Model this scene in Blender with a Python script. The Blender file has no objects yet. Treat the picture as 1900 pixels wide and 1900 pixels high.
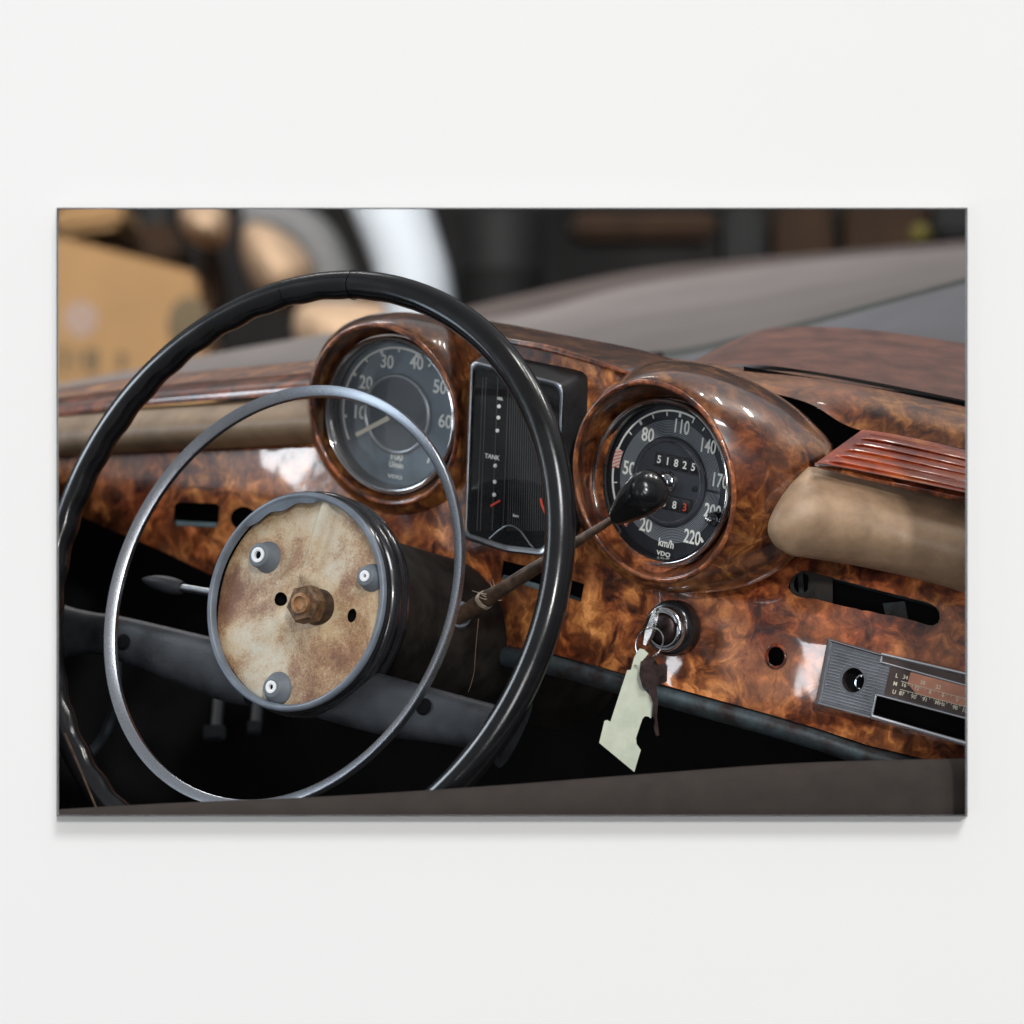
import bpy, bmesh, math, random
from mathutils import Vector, Matrix, noise as mnoise
from mathutils.geometry import delaunay_2d_cdt
random.seed(4)
S = bpy.context.scene
C = S.collection
PI = math.pi
K = 0.00019                       # metres per photo pixel per metre of depth (1900 px wide photo)

# ------------------------------------------------------------------ camera
cd = bpy.data.cameras.new('camera'); cam = bpy.data.objects.new('camera', cd); C.objects.link(cam)
cam.location = (0, 0, 0); cam.rotation_euler = (PI/2, 0, 0)
cd.sensor_width = 36; cd.lens = 18/(K*950); cd.clip_start = .05; cd.clip_end = 60
cd.dof.use_dof = True; cd.dof.focus_distance = 2.02; cd.dof.aperture_fstop = 5.6; cd.dof.aperture_blades = 0
S.camera = cam
# ------------------------------------------------------------------ world
W = bpy.data.worlds.new('World'); S.world = W; W.use_nodes = True
nt = W.node_tree; bg = nt.nodes['Background']
tc = nt.nodes.new('ShaderNodeTexCoord'); sx = nt.nodes.new('ShaderNodeSeparateXYZ')
mr = nt.nodes.new('ShaderNodeMapRange'); mr.inputs[1].default_value = -.35; mr.inputs[2].default_value = .6
cr = nt.nodes.new('ShaderNodeValToRGB')
cr.color_ramp.elements[0].color = (.03, .03, .035, 1); cr.color_ramp.elements[1].color = (.91, .95, 1, 1)
nt.links.new(tc.outputs['Generated'], sx.inputs[0]); nt.links.new(sx.outputs[2], mr.inputs[0])
nt.links.new(mr.outputs[0], cr.inputs[0]); nt.links.new(cr.outputs[0], bg.inputs[0])
bg.inputs[1].default_value = .36
# ------------------------------------------------------------------ lamps
def lamp(name, loc, target, sx_, sy_, power, col=(1, 1, 1)):
    l = bpy.data.lights.new(name, 'AREA'); l.shape = 'RECTANGLE'; l.size = sx_; l.size_y = sy_
    l.energy = power; l.color = col
    o = bpy.data.objects.new(name, l); C.objects.link(o); o.location = loc
    d = Vector(target)-Vector(loc); o.rotation_euler = d.to_track_quat('-Z', 'Y').to_euler()
    return o
def far(dx, dz, dist):            # direction whose shadow moves by (-dx,-dz) per metre of standoff
    v = Vector((dx, -1, dz)).normalized(); return Vector((0, 1.85, 0))+v*dist
lamp('key_lamp', far(.15, .36, 9), (0, 1.85, 0), .45, .45, 290, (1, .985, .96))
lamp('high_lamp', far(.26, .98, 12), (0, 1.85, 0), 2.8, 2.8, 590, (.97, .98, 1))
for ly, lz, w_, h_ in ((2.20, .50, .05, .11), (2.07, .49, .07, .12), (2.15, -.02, .05, .10)):
    lamp('window_pane_lamp', (-1.75, ly, lz), (-.2, 2.3, .03), w_, h_, 17*PI*w_*h_, (.93, .96, 1))
lamp('gauge_glare_lamp', (-1.75, 2.04, -.22), (-.1, 2.2, .05), .34, .36, 2.4, (.72, .86, 1))  # added lamp, makes the bluish glare on the left gauge glass
lamp('rim_highlight_lamp', (-1.5, 2.15, .72), (-.2, 2.1, .0), .60, .34, 7.5, (.80, .90, 1))  # added lamp for the highlight along the upper left rim
lamp('dial_fill_lamp', (-.75, -5, .1), (0, 1.9, 0), 1.6, 1.6, 96, (1, 1, 1))  # added frontal fill to lift the dial faces
lamp('rim_streak_lamp', (-1.55, .87, -.2), (.06, 1.93, -.08), .05, .6, 1.0, (.72, .86, 1))  # added lamp, draws a pale streak on the lower right rim
lamp('backdrop_fill_lamp', (-.9, 3.6, 2.3), (-.6, 6.6, .1), .8, .8, 130, (1, .97, .93))  # added fill that brightens the backdrop objects
lamp('front_window_lamp', (-1.24, -.35, -.66), (.2, 2.03, -.12), .20, .26, 2.5, (.93, .96, 1))
for i in range(3):
    lamp('ceiling_tube_lamp', (.45+.42*i, 1.95+.32*i, 1.6), (.1, 2.1, 0), .34, .04, 4, (1, .97, .92))
# ------------------------------------------------------------------ exposure
S.view_settings.view_transform = 'Standard'; S.view_settings.look = 'None'
S.view_settings.exposure = 0; S.view_settings.gamma = 1; S.view_settings.use_curve_mapping = False
S.render.engine = 'CYCLES'

# ================================================================== helpers
def P(px, py, Y): return Vector(((px-950)*K*Y, Y, (950-py)*K*Y))
def toP(v): return 950+v.x/(K*v.y), 950-v.z/(K*v.y)
def D(px, py=0):                  # depth of the fascia at a photo column
    if px <= 1224: y = 2.1458/(1+.8*K*(px-950))
    else: y = 2.0975/(1+.35*K*(px-950))
    return y
class Frame:
    def __init__(s, px, py, Y, a, b, slope=0.0):
        s.c = P(px, py, Y); s.n = Vector((a, -1, b)).normalized()
        q = s.at(px+20, py+20*slope); s.u = (q-s.c).normalized(); s.v = s.n.cross(s.u).normalized()
        if s.v.z < 0: s.v = -s.v
    def at(s, px, py, h=0):       # photo pixel -> point on this plane lifted by h
        d = P(px, py, 1.0); t = (s.c+s.n*h).dot(s.n)/d.dot(s.n); return d*t
    def pt(s, x, y, z=0): return s.c+s.u*x+s.v*y+s.n*z
    def moved(s, h):
        f = Frame.__new__(Frame); f.c = s.c+s.n*h; f.n = s.n; f.u = s.u; f.v = s.v; return f
    def centred(s, p):
        f = Frame.__new__(Frame); f.c = p; f.n = s.n; f.u = s.u; f.v = s.v; return f
def finish(bm, ang=38, smooth=True):
    bmesh.ops.remove_doubles(bm, verts=bm.verts, dist=1e-6)
    bmesh.ops.recalc_face_normals(bm, faces=bm.faces)
    for f in bm.faces: f.smooth = smooth
    for e in bm.edges:
        if len(e.link_faces) == 2 and e.calc_face_angle(0) > math.radians(ang): e.smooth = False
ROOT = {}
def obj(name, bm, mat, parent=None, ang=38, keep=False, label=None):
    if not keep: finish(bm, ang)
    me = bpy.data.meshes.new(name); 
    r = parent
    while r is not None and r.parent is not None: r = r.parent
    if r is not None: off = Vector(ROOT[r.name])
    else:
        cs = [v.co for v in bm.verts]
        off = Vector((sum(c.x for c in cs)/len(cs), sum(c.y for c in cs)/len(cs), min(c.z for c in cs)))
    for v in bm.verts: v.co -= off
    bm.to_mesh(me); bm.free(); me.materials.append(mat)
    o = bpy.data.objects.new(name, me); C.objects.link(o)
    if parent is not None: o.parent = parent
    else: o.location = off; ROOT[o.name] = tuple(off)
    if label: o['label'] = label
    return o
def thing(name, label, cat, loc, group=None):
    o = bpy.data.objects.new(name, None); C.objects.link(o); o.location = loc; o.empty_display_size = .02
    ROOT[o.name] = tuple(loc); o['label'] = label; o['category'] = cat
    if group: o['group'] = group
    return o
def tag(o, label, cat, group=None):
    o['label'] = label; o['category'] = cat
    if group: o['group'] = group
    return o
def structure(o): o['kind'] = 'structure'; return o
def catmull(pts, n, closed=False):
    pts = [tuple(p) for p in pts]; m = len(pts); out = []
    dense = []
    segs = m if closed else m-1
    for i in range(segs):
        if closed: p0, p1, p2, p3 = pts[(i-1) % m], pts[i], pts[(i+1) % m], pts[(i+2) % m]
        else: p0, p1, p2, p3 = pts[max(i-1, 0)], pts[i], pts[i+1], pts[min(i+2, m-1)]
        for j in range(12):
            t = j/12
            dense.append(tuple(.5*((2*b)+(-a+c)*t+(2*a-5*b+4*c-d)*t*t+(-a+3*b-3*c+d)*t**3) for a, b, c, d in zip(p0, p1, p2, p3)))
    dense.append(pts[0] if closed else pts[-1])
    L = [0]
    for a, b in zip(dense, dense[1:]): L.append(L[-1]+math.dist(a[:2], b[:2])+1e-9)
    cnt = n if closed else n-1
    k = 0
    for i in range(n):
        s = L[-1]*i/cnt
        while k < len(L)-2 and L[k+1] < s: k += 1
        t = (s-L[k])/(L[k+1]-L[k]); t = min(max(t, 0), 1)
        out.append(tuple(a+(b-a)*t for a, b in zip(dense[k], dense[k+1])))
    return out
def loft(bm, rows, closed=False, loop=False):
    vr = [[bm.verts.new(p) for p in r] for r in rows]
    m = len(vr[0])
    R = list(range(len(vr)-1))
    prs = [(vr[i], vr[i+1]) for i in R]
    if loop: prs.append((vr[-1], vr[0]))
    for a, b in prs:
        for j in range(m if closed else m-1):
            try: bm.faces.new((a[j], a[(j+1) % m], b[(j+1) % m], b[j]))
            except ValueError: pass
    return vr
def cap(bm, ring):
    try: bm.faces.new(ring)
    except ValueError: pass
def revolve(bm, fr, prof, n=64, loop=False, capfirst=False, caplast=False):   # prof = [(r, h)]
    rows = [[fr.pt(r*math.cos(2*PI*i/n), r*math.sin(2*PI*i/n), h) for i in range(n)] for r, h in prof]
    vr = loft(bm, rows, closed=True, loop=loop)
    if capfirst: cap(bm, vr[0])
    if caplast: cap(bm, vr[-1])
    return vr
def tube(bm, pts, rad, n=10, closed=False, caps=True):
    rows = []; m = len(pts); prev = None
    for i, p in enumerate(pts):
        a = pts[(i-1) % m] if closed or i > 0 else p; b = pts[(i+1) % m] if closed or i < m-1 else p
        t = (Vector(b)-Vector(a)).normalized()
        if prev is None:
            prev = t.orthogonal().normalized()
        prev = (prev-t*prev.dot(t)).normalized(); w = t.cross(prev)
        r = rad[i] if isinstance(rad, (list, tuple)) else rad
        rows.append([Vector(p)+prev*r*math.cos(2*PI*k/n)+w*r*math.sin(2*PI*k/n) for k in range(n)])
    vr = loft(bm, rows, closed=True, loop=closed)
    if caps and not closed: cap(bm, vr[0]); cap(bm, vr[-1])
def inside(x, y, poly):
    c = False; j = len(poly)-1
    for i in range(len(poly)):
        xi, yi = poly[i]; xj, yj = poly[j]
        if (yi > y) != (yj > y) and x < (xj-xi)*(y-yi)/(yj-yi)+xi: c = not c
        j = i
    return c
def panel(bm, outline, holes, fn, thick=.004, grid=14, back=None):
    """sheet with holes; fn(px,py) -> 3D point; back(v) -> rear point"""
    vs = []; es = []
    for lp in [outline]+holes:
        b = len(vs); vs += [Vector(p[:2]) for p in lp]
        es += [(b+i, b+(i+1) % len(lp)) for i in range(len(lp))]
    xs = [p[0] for p in outline]; ys = [p[1] for p in outline]
    y = min(ys)+grid*.5; r = 0
    while y < max(ys):
        x = min(xs)+(grid*.5 if r % 2 else grid*.1)
        while x < max(xs):
            if inside(x, y, outline) and not any(inside(x, y, h) for h in holes): vs.append(Vector((x, y)))
            x += grid
        y += grid; r += 1
    co, ed, fa, _, _, _ = delaunay_2d_cdt(vs, es, [], 0, 1e-4)
    bv = [bm.verts.new(fn(c.x, c.y)) for c in co]
    for f in fa:
        cx = sum(co[i].x for i in f)/len(f); cy = sum(co[i].y for i in f)/len(f)
        if inside(cx, cy, outline) and not any(inside(cx, cy, h) for h in holes):
            try: bm.faces.new([bv[i] for i in f])
            except ValueError: pass
    bm.normal_update()
    if thick:
        border = [e for e in bm.edges if len(e.link_faces) == 1]
        ext = bmesh.ops.extrude_edge_only(bm, edges=border)
        for v in [g for g in ext['geom'] if isinstance(g, bmesh.types.BMVert)]:
            v.co = v.co*(1+thick/max(v.co.y, .1)) if back is None else back(v.co)
    for v in [v for v in bm.verts if not v.link_faces]: bm.verts.remove(v)
def extruded(bm, fr, pts2, h0, h1, bevel=0):      # polygon in frame px -> slab between heights
    a = [fr.at(x, y, h0) for x, y in pts2]; d = fr.n*(h1-h0)
    b = [p+d for p in a]
    vr = loft(bm, [a, b], closed=True); cap(bm, vr[0]); cap(bm, vr[1])
    if bevel:
        bmesh.ops.recalc_face_normals(bm, faces=bm.faces)
        bmesh.ops.bevel(bm, geom=[e for e in bm.edges if e.calc_face_angle(0) > .6], offset=bevel, segments=2, affect='EDGES')
def sphere(bm, c, r, seg=20, sc=(1, 1, 1), rot=None):
    M = Matrix.Translation(c) @ (rot.to_4x4() if rot else Matrix.Identity(4)) @ Matrix.Diagonal((*sc, 1))
    bmesh.ops.create_uvsphere(bm, u_segments=seg, v_segments=seg//2, radius=r, matrix=M)
def text(bm, s, fr, px, py, h, height, xs=.85, rot=0, ext=.00012, at=None):
    cu = bpy.data.curves.new('t', 'FONT'); cu.body = s; cu.align_x = 'CENTER'; cu.align_y = 'CENTER'
    cu.size = height/.70; cu.extrude = ext; cu.offset = height*.022; cu.resolution_u = 4
    o = bpy.data.objects.new('t', cu); C.objects.link(o)
    dg = bpy.context.evaluated_depsgraph_get(); dg.update()
    me = bpy.data.meshes.new_from_object(o.evaluated_get(dg))
    c = fr.at(px, py, h) if at is None else at
    R = Matrix((fr.u, fr.v, fr.n)).transposed()
    for v in me.vertices:
        q = Matrix.Rotation(rot, 3, 'Z') @ Vector((v.co.x*xs, v.co.y, v.co.z)); v.co = c+R @ q
    bm.from_mesh(me); bpy.data.objects.remove(o); bpy.data.curves.remove(cu); bpy.data.meshes.remove(me)

# ================================================================== materials
def N_(t, typ, **kw):
    n = t.nodes.new(typ)
    for k_, v in kw.items():
        if k_ in n.inputs: n.inputs[k_].default_value = v
        else: setattr(n, k_, v)
    return n
def base_mat(name):
    m = bpy.data.materials.new(name); m.use_nodes = True
    return m, m.node_tree, m.node_tree.nodes['Principled BSDF']
def ramp(t, fac, stops):
    r = t.nodes.new('ShaderNodeValToRGB'); e = r.color_ramp.elements
    while len(e) < len(stops): e.new(.5)
    for el, (p, c) in zip(e, stops): el.position = p; el.color = (*c, 1)
    t.links.new(fac, r.inputs[0]); return r
def mixc(t, f, a, b, mode='MIX'):
    m = t.nodes.new('ShaderNodeMix'); m.data_type = 'RGBA'; m.blend_type = mode
    for i, x in ((0, f), (6, a), (7, b)):
        if hasattr(x, 'links') or isinstance(x, bpy.types.NodeSocket): t.links.new(x, m.inputs[i])
        elif isinstance(x, (tuple, list)): m.inputs[i].default_value = (*x, 1)
        else: m.inputs[i].default_value = x
    return m.outputs[2]
def simple(name, col, rough=.5, metal=0, coat=0, var=.15, vscale=60, bump=0, bscale=300, spec=.5, col2=None):
    m, t, b = base_mat(name)
    tc = t.nodes.new('ShaderNodeTexCoord')
    n = N_(t, 'ShaderNodeTexNoise', Scale=vscale, Detail=6, Roughness=.6); t.links.new(tc.outputs['Object'], n.inputs['Vector'])
    c2 = col2 or tuple(c*(1-var*2.2) for c in col); c1 = tuple(min(1, c*(1+var)) for c in col)
    r = ramp(t, n.outputs[0], [(.32, c2), (.68, c1)]); t.links.new(r.outputs[0], b.inputs['Base Color'])
    rr = N_(t, 'ShaderNodeMapRange'); rr.inputs[3].default_value = max(0, rough-.08); rr.inputs[4].default_value = min(1, rough+.12)
    t.links.new(n.outputs[0], rr.inputs[0]); t.links.new(rr.outputs[0], b.inputs['Roughness'])
    b.inputs['Metallic'].default_value = metal; b.inputs['Coat Weight'].default_value = coat
    b.inputs['Coat Roughness'].default_value = .05; b.inputs['Specular IOR Level'].default_value = spec
    if bump:
        n2 = N_(t, 'ShaderNodeTexNoise', Scale=bscale, Detail=5); t.links.new(tc.outputs['Object'], n2.inputs['Vector'])
        bp = N_(t, 'ShaderNodeBump', Strength=bump, Distance=.0006); t.links.new(n2.outputs[0], bp.inputs['Height'])
        t.links.new(bp.outputs[0], b.inputs['Normal'])
    return m
def burl(name, gain=1.0, scale=1.0, red=0.0, coat=1.0, rough=.28, dust=0.0, stretch=(1, 1, 1), seed=0, pal=None):
    m, t, b = base_mat(name); L = t.links.new
    tc = t.nodes.new('ShaderNodeTexCoord')
    mp = N_(t, 'ShaderNodeMapping'); mp.inputs['Scale'].default_value = [scale*s for s in stretch]; mp.inputs['Location'].default_value = (seed, seed*.7, 0)
    L(tc.outputs['Object'], mp.inputs[0])
    n1 = N_(t, 'ShaderNodeTexNoise', Scale=22, Detail=3, Distortion=1.0); L(mp.outputs[0], n1.inputs['Vector'])
    sb = N_(t, 'ShaderNodeVectorMath', operation='SUBTRACT'); sb.inputs[1].default_value = (.5, .5, .5); L(n1.outputs['Color'], sb.inputs[0])
    sc = N_(t, 'ShaderNodeVectorMath', operation='SCALE'); sc.inputs['Scale'].default_value = .036; L(sb.outputs[0], sc.inputs[0])
    ad = N_(t, 'ShaderNodeVectorMath', operation='ADD'); L(mp.outputs[0], ad.inputs[0]); L(sc.outputs[0], ad.inputs[1])
    n2 = N_(t, 'ShaderNodeTexNoise', Scale=52, Detail=9, Roughness=.62, Distortion=.45); L(ad.outputs[0], n2.inputs['Vector'])
    g = gain
    pal = pal or [(.33, (.020*g, .007*g, .004*g)), (.425, (.085*g, .026*g+.0*red, .010*g)), (.505, (.20*g, (.066-.02*red)*g, .020*g)),
           (.58, (.36*g, (.145-.05*red)*g, .038*g)), (.68, (.60*g, (.27-.10*red)*g, .085*g))]
    r1 = ramp(t, n2.outputs[0], pal)
    n3 = N_(t, 'ShaderNodeTexNoise', Scale=10, Detail=3, Distortion=.6); L(mp.outputs[0], n3.inputs['Vector'])
    f3 = ramp(t, n3.outputs[0], [(.42, (0, 0, 0)), (.62, (1, 1, 1))])
    c = mixc(t, f3.outputs[0], r1.outputs[0], (.60, .38, .40), 'MULTIPLY')
    n6 = N_(t, 'ShaderNodeTexNoise', Scale=14, Detail=4); L(ad.outputs[0], n6.inputs['Vector'])
    f6 = ramp(t, n6.outputs[0], [(.50, (0, 0, 0)), (.72, (.34, .34, .34))])
    c = mixc(t, f6.outputs[0], c, (.46*g, .19*g, .085*g))
    # swirling darker grain
    wv = N_(t, 'ShaderNodeTexWave', Scale=26, Distortion=9, Detail=3); wv.inputs['Detail Scale'].default_value = 1.5
    L(ad.outputs[0], wv.inputs['Vector'])
    fw = ramp(t, wv.outputs[0], [(.0, (.45, .38, .34)), (.5, (1, 1, 1)), (1, (1.0, 1.0, 1.0))])
    c = mixc(t, .35, c, fw.outputs[0], 'MULTIPLY')
    # burl eyes
    vo = N_(t, 'ShaderNodeTexVoronoi', Scale=95); L(ad.outputs[0], vo.inputs['Vector'])
    fv = ramp(t, vo.outputs[0], [(.05, (0, 0, 0)), (.12, (1, 1, 1)), (.22, (0, 0, 0))])
    fe = ramp(t, vo.outputs[0], [(.0, (.9, .9, .9)), (.13, (0, 0, 0))])
    n4 = N_(t, 'ShaderNodeTexNoise', Scale=16, Detail=2); L(mp.outputs[0], n4.inputs['Vector'])
    m4 = ramp(t, n4.outputs[0], [(.5, (0, 0, 0)), (.6, (1, 1, 1))])
    c = mixc(t, mixc(t, 1.0, fe.outputs[0], m4.outputs[0], 'MULTIPLY'), c, (.045*g, .014*g, .010*g))
    # fine fibre
    n5 = N_(t, 'ShaderNodeTexNoise', Scale=520, Detail=3); L(mp.outputs[0], n5.inputs['Vector'])
    ff = ramp(t, n5.outputs[0], [(.35, (.80, .76, .74)), (.6, (1.06, 1.06, 1.06))])
    c = mixc(t, .6, c, ff.outputs[0], 'MULTIPLY')
    rough_s = None
    if dust:
        ge = t.nodes.new('ShaderNodeNewGeometry'); sz = t.nodes.new('ShaderNodeSeparateXYZ'); L(ge.outputs['Normal'], sz.inputs[0])
        mr = N_(t, 'ShaderNodeMapRange'); mr.inputs[1].default_value = .45; mr.inputs[2].default_value = 1.0; L(sz.outputs[2], mr.inputs[0])
        nd = N_(t, 'ShaderNodeTexNoise', Scale=700, Detail=4); L(tc.outputs['Object'], nd.inputs['Vector'])
        rd = ramp(t, nd.outputs[0], [(.3, (.35, .35, .35)), (.65, (1, 1, 1))])
        f = N_(t, 'ShaderNodeMath', operation='MULTIPLY'); L(mr.outputs[0], f.inputs[0]); L(rd.outputs[0], f.inputs[1])
        f2 = N_(t, 'ShaderNodeMath', operation='MULTIPLY'); L(f.outputs[0], f2.inputs[0]); f2.inputs[1].default_value = dust
        c = mixc(t, f2.outputs[0], c, (.27, .20, .17))
        rm = N_(t, 'ShaderNodeMapRange'); rm.inputs[3].default_value = rough; rm.inputs[4].default_value = .7
        L(f2.outputs[0], rm.inputs[0]); rough_s = rm.outputs[0]
        cm = N_(t, 'ShaderNodeMapRange'); cm.inputs[3].default_value = coat; cm.inputs[4].default_value = coat*.25
        L(f2.outputs[0], cm.inputs[0]); L(cm.outputs[0], b.inputs['Coat Weight'])
    else: b.inputs['Coat Weight'].default_value = coat
    L(c, b.inputs['Base Color'])
    if rough_s: L(rough_s, b.inputs['Roughness'])
    else: b.inputs['Roughness'].default_value = rough
    b.inputs['Coat Roughness'].default_value = .06
    nb = N_(t, 'ShaderNodeTexNoise', Scale=38, Detail=2); L(tc.outputs['Object'], nb.inputs['Vector'])
    bp = N_(t, 'ShaderNodeBump', Strength=.15, Distance=.0010); L(nb.outputs[0], bp.inputs['Height']); L(bp.outputs[0], b.inputs['Coat Normal'])
    return m
def rust_plate():
    m, t, b = base_mat('rusty painted steel'); L = t.links.new
    tc = t.nodes.new('ShaderNodeTexCoord')
    a = N_(t, 'ShaderNodeTexNoise', Scale=17, Detail=6, Distortion=.2, Roughness=.6); L(tc.outputs['Object'], a.inputs['Vector'])
    f = N_(t, 'ShaderNodeTexNoise', Scale=620, Detail=6, Roughness=.8); L(tc.outputs['Object'], f.inputs['Vector'])
    s = N_(t, 'ShaderNodeMath', operation='MULTIPLY_ADD'); L(f.outputs[0], s.inputs[0]); s.inputs[1].default_value = .42; L(a.outputs[0], s.inputs[2])
    r = ramp(t, s.outputs[0], [(.60, (.57, .53, .44)), (.70, (.52, .41, .29)), (.765, (.36, .235, .15)), (.84, (.22, .115, .075)), (.94, (.16, .075, .05))])
    n3 = N_(t, 'ShaderNodeTexNoise', Scale=14, Detail=3); L(tc.outputs['Object'], n3.inputs['Vector'])
    r3 = ramp(t, n3.outputs[0], [(.4, (.92, .96, .98)), (.6, (.88, .76, .58))])
    c = mixc(t, .8, r.outputs[0], r3.outputs[0], 'MULTIPLY')
    L(c, b.inputs['Base Color']); b.inputs['Roughness'].default_value = .6
    bp = N_(t, 'ShaderNodeBump', Strength=.5, Distance=.0005); L(s.outputs[0], bp.inputs['Height']); L(bp.outputs[0], b.inputs['Normal'])
    return m
def glassy(name, tint=(1, 1, 1), haze=0.0, ior=1.45):
    m, t, b = base_mat(name); L = t.links.new; out = t.nodes['Material Output']; t.nodes.remove(b)
    tr = N_(t, 'ShaderNodeBsdfTransparent'); tr.inputs[0].default_value = (*tint, 1)
    gl = N_(t, 'ShaderNodeBsdfGlossy'); gl.inputs['Roughness'].default_value = .03
    fr = N_(t, 'ShaderNodeFresnel'); fr.inputs[0].default_value = ior
    mx = t.nodes.new('ShaderNodeMixShader'); L(fr.outputs[0], mx.inputs[0]); L(tr.outputs[0], mx.inputs[1]); L(gl.outputs[0], mx.inputs[2])
    last = mx.outputs[0]
    if haze:                      # film of dust; on the left gauge also a painted bluish reflection
        df = N_(t, 'ShaderNodeBsdfDiffuse'); df.inputs[0].default_value = (.55, .62, .66, 1)
        tc = t.nodes.new('ShaderNodeTexCoord'); n = N_(t, 'ShaderNodeTexNoise', Scale=30, Detail=6); L(tc.outputs['Object'], n.inputs['Vector'])
        mr = N_(t, 'ShaderNodeMapRange'); mr.inputs[3].default_value = haze*.4; mr.inputs[4].default_value = haze*1.6; L(n.outputs[0], mr.inputs[0])
        m2 = t.nodes.new('ShaderNodeMixShader'); L(mr.outputs[0], m2.inputs[0]); L(last, m2.inputs[1]); L(df.outputs[0], m2.inputs[2]); last = m2.outputs[0]
    L(last, out.inputs[0]); return m

M = {}
M['wall'] = simple('white matt wall paint', (.885, .878, .866), .9, var=.004, vscale=3)
M['rim_edge'] = simple('grey picture edge', (.13, .13, .135), .8, spec=.1)
M['burl'] = burl('lacquered burl veneer', 1.6, 1.05, red=.15)
M['burl_hood'] = burl('dusty lacquered burl veneer', .85, 1.1, dust=.35, seed=3)
M['burl_lip'] = burl('bright orange burl edge', 1.35, 1.6, red=.5, seed=5)
M['burl_cup'] = burl('dark burl cup lining', .8, 1.5, seed=8)
M['burl_top'] = burl('dust covered burl top', 1.3, .9, coat=.25, rough=.5, dust=.55, seed=11)
M['burl_left'] = burl('red brown veneer strip', 1.0, 1.0, red=.9, dust=.3, seed=6)
M['lid'] = simple('dull reddish brown weathered veneer', (.20, .095, .070), .6, var=.22, vscale=34, bump=.3, bscale=700, col2=(.115, .060, .052))
M['redwood'] = burl('red striped veneer', 1.0, 1.2, stretch=(.3, .3, 1), seed=2, pal=[(.25, (.10, .012, .005)), (.42, (.24, .030, .008)), (.52, (.40, .060, .012)), (.62, (.56, .14, .02)), (.75, (.68, .26, .04))], coat=.7)
M['tan'] = simple('worn tan leatherette', (.40, .265, .165), .42, var=.13, vscale=48, bump=.35, bscale=650, spec=.45)
M['tan_left'] = simple('worn tan leatherette in the far pad', (.36, .24, .145), .5, var=.2, vscale=22, bump=.12, bscale=900)
M['black'] = simple('black enamel', (.012, .012, .014), .22, var=.1, coat=.5, spec=.4)
M['wheel'] = simple('black bakelite', (.009, .009, .010), .17, var=.1, spec=.5, bump=.05, bscale=200)
M['spoke'] = simple('worn dull black metal', (.022, .024, .029), .45, var=.35, vscale=28, bump=.25, bscale=900)
M['dial'] = simple('dark blue grey dial face', (.022, .027, .035), .45, var=.2, vscale=40)
M['dial_in'] = simple('slate dial centre', (.035, .040, .052), .5, var=.1)
M['white'] = simple('cream white print', (.93, .95, .90), .6, var=.02)
M['red'] = simple('orange red print', (.75, .07, .03), .5, var=.05)
M['ivory'] = simple('ivory pointer paint', (.80, .74, .58), .5, var=.05)
M['chrome'] = simple('chrome', (.72, .73, .75), .10, metal=1, var=.03)
M['ring'] = simple('pitted chrome of the horn ring', (.44, .46, .50), .27, metal=1, var=.06, vscale=1500, bump=.10, bscale=2500)
M['silver'] = simple('satin silver trim', (.42, .44, .47), .30, metal=1, var=.06)
M['lip_metal'] = simple('grey blue rubber lip', (.15, .175, .21), .32, var=.12, vscale=60, bump=.2)
M['rust'] = rust_plate()
M['nut'] = simple('rusty brown steel', (.17, .095, .048), .5, metal=.35, var=.35, vscale=180, bump=.25, bscale=700)
M['rubber'] = simple('grey rubber bushing', (.13, .15, .17), .5, var=.08)
M['nylon'] = simple('white nylon', (.78, .79, .80), .4, var=.03)
M['dark'] = simple('near black footwell shade', (.012, .012, .013), .85, var=.3, vscale=8, spec=.15)  # shade under the dash put into a near black colour
M['housing'] = simple('black plastic housing', (.016, .016, .018), .5, var=.3, vscale=50, bump=.2)
M['column'] = simple('dusty black column paint', (.022, .018, .015), .7, var=.4, vscale=40, spec=.3, bump=.3)
M['rod'] = simple('dull brown oxidised rod', (.15, .095, .065), .42, metal=.5, var=.3, vscale=90)
M['rail'] = simple('chipped blue grey metal rail', (.050, .075, .085), .42, var=.5, vscale=55, metal=.3, bump=.4, col2=(.030, .014, .011))
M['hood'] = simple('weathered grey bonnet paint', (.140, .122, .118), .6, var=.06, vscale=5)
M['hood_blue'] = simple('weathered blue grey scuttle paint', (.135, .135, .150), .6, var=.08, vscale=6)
M['hood_brown'] = simple('dark brown grey wing', (.055, .040, .036), .7, var=.15, vscale=5)  # darker and browner than the bonnet colour
M['crease'] = simple('dark crease line', (.05, .055, .05), .7)  # dark strip laid along the bonnet crease
M['sill'] = simple('brown felt edging', (.048, .039, .035), .95, var=.06, vscale=60, spec=.1, bump=.2, bscale=1500)
M['card'] = simple('brown cardboard', (.40, .235, .105), .9, var=.05, vscale=6)
M['card_dark'] = simple('dark brown cardboard', (.045, .022, .010), .9, var=.2, vscale=6)
M['cream'] = simple('pale cream sacking', (.58, .40, .26), .9, var=.1, vscale=8)
M['smudge'] = simple('dark ink stain', (.16, .12, .07), .9, var=.1)
M['mauve'] = simple('faded mauve print', (.42, .30, .24), .9, var=.1)
M['drum'] = simple('dark grey drum', (.010, .010, .010), .7, var=.3, vscale=6)
M['greypaint'] = simple('mid grey paint', (.20, .20, .20), .6, var=.1)
M['ochre'] = simple('mustard cloth', (.22, .18, .03), .9)
M['whitepost'] = simple('white gloss paint', (.50, .54, .58), .4, var=.01)
M['back'] = simple('dark workshop wall', (.020, .018, .017), .9, var=.4, vscale=1.5)
M['green'] = simple('pale green plastic', (.55, .59, .46), .45, var=.10, vscale=40, spec=.4)
M['keymetal'] = simple('dark brown nickel', (.055, .036, .034), .38, metal=.8, var=.3, vscale=120)
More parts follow.
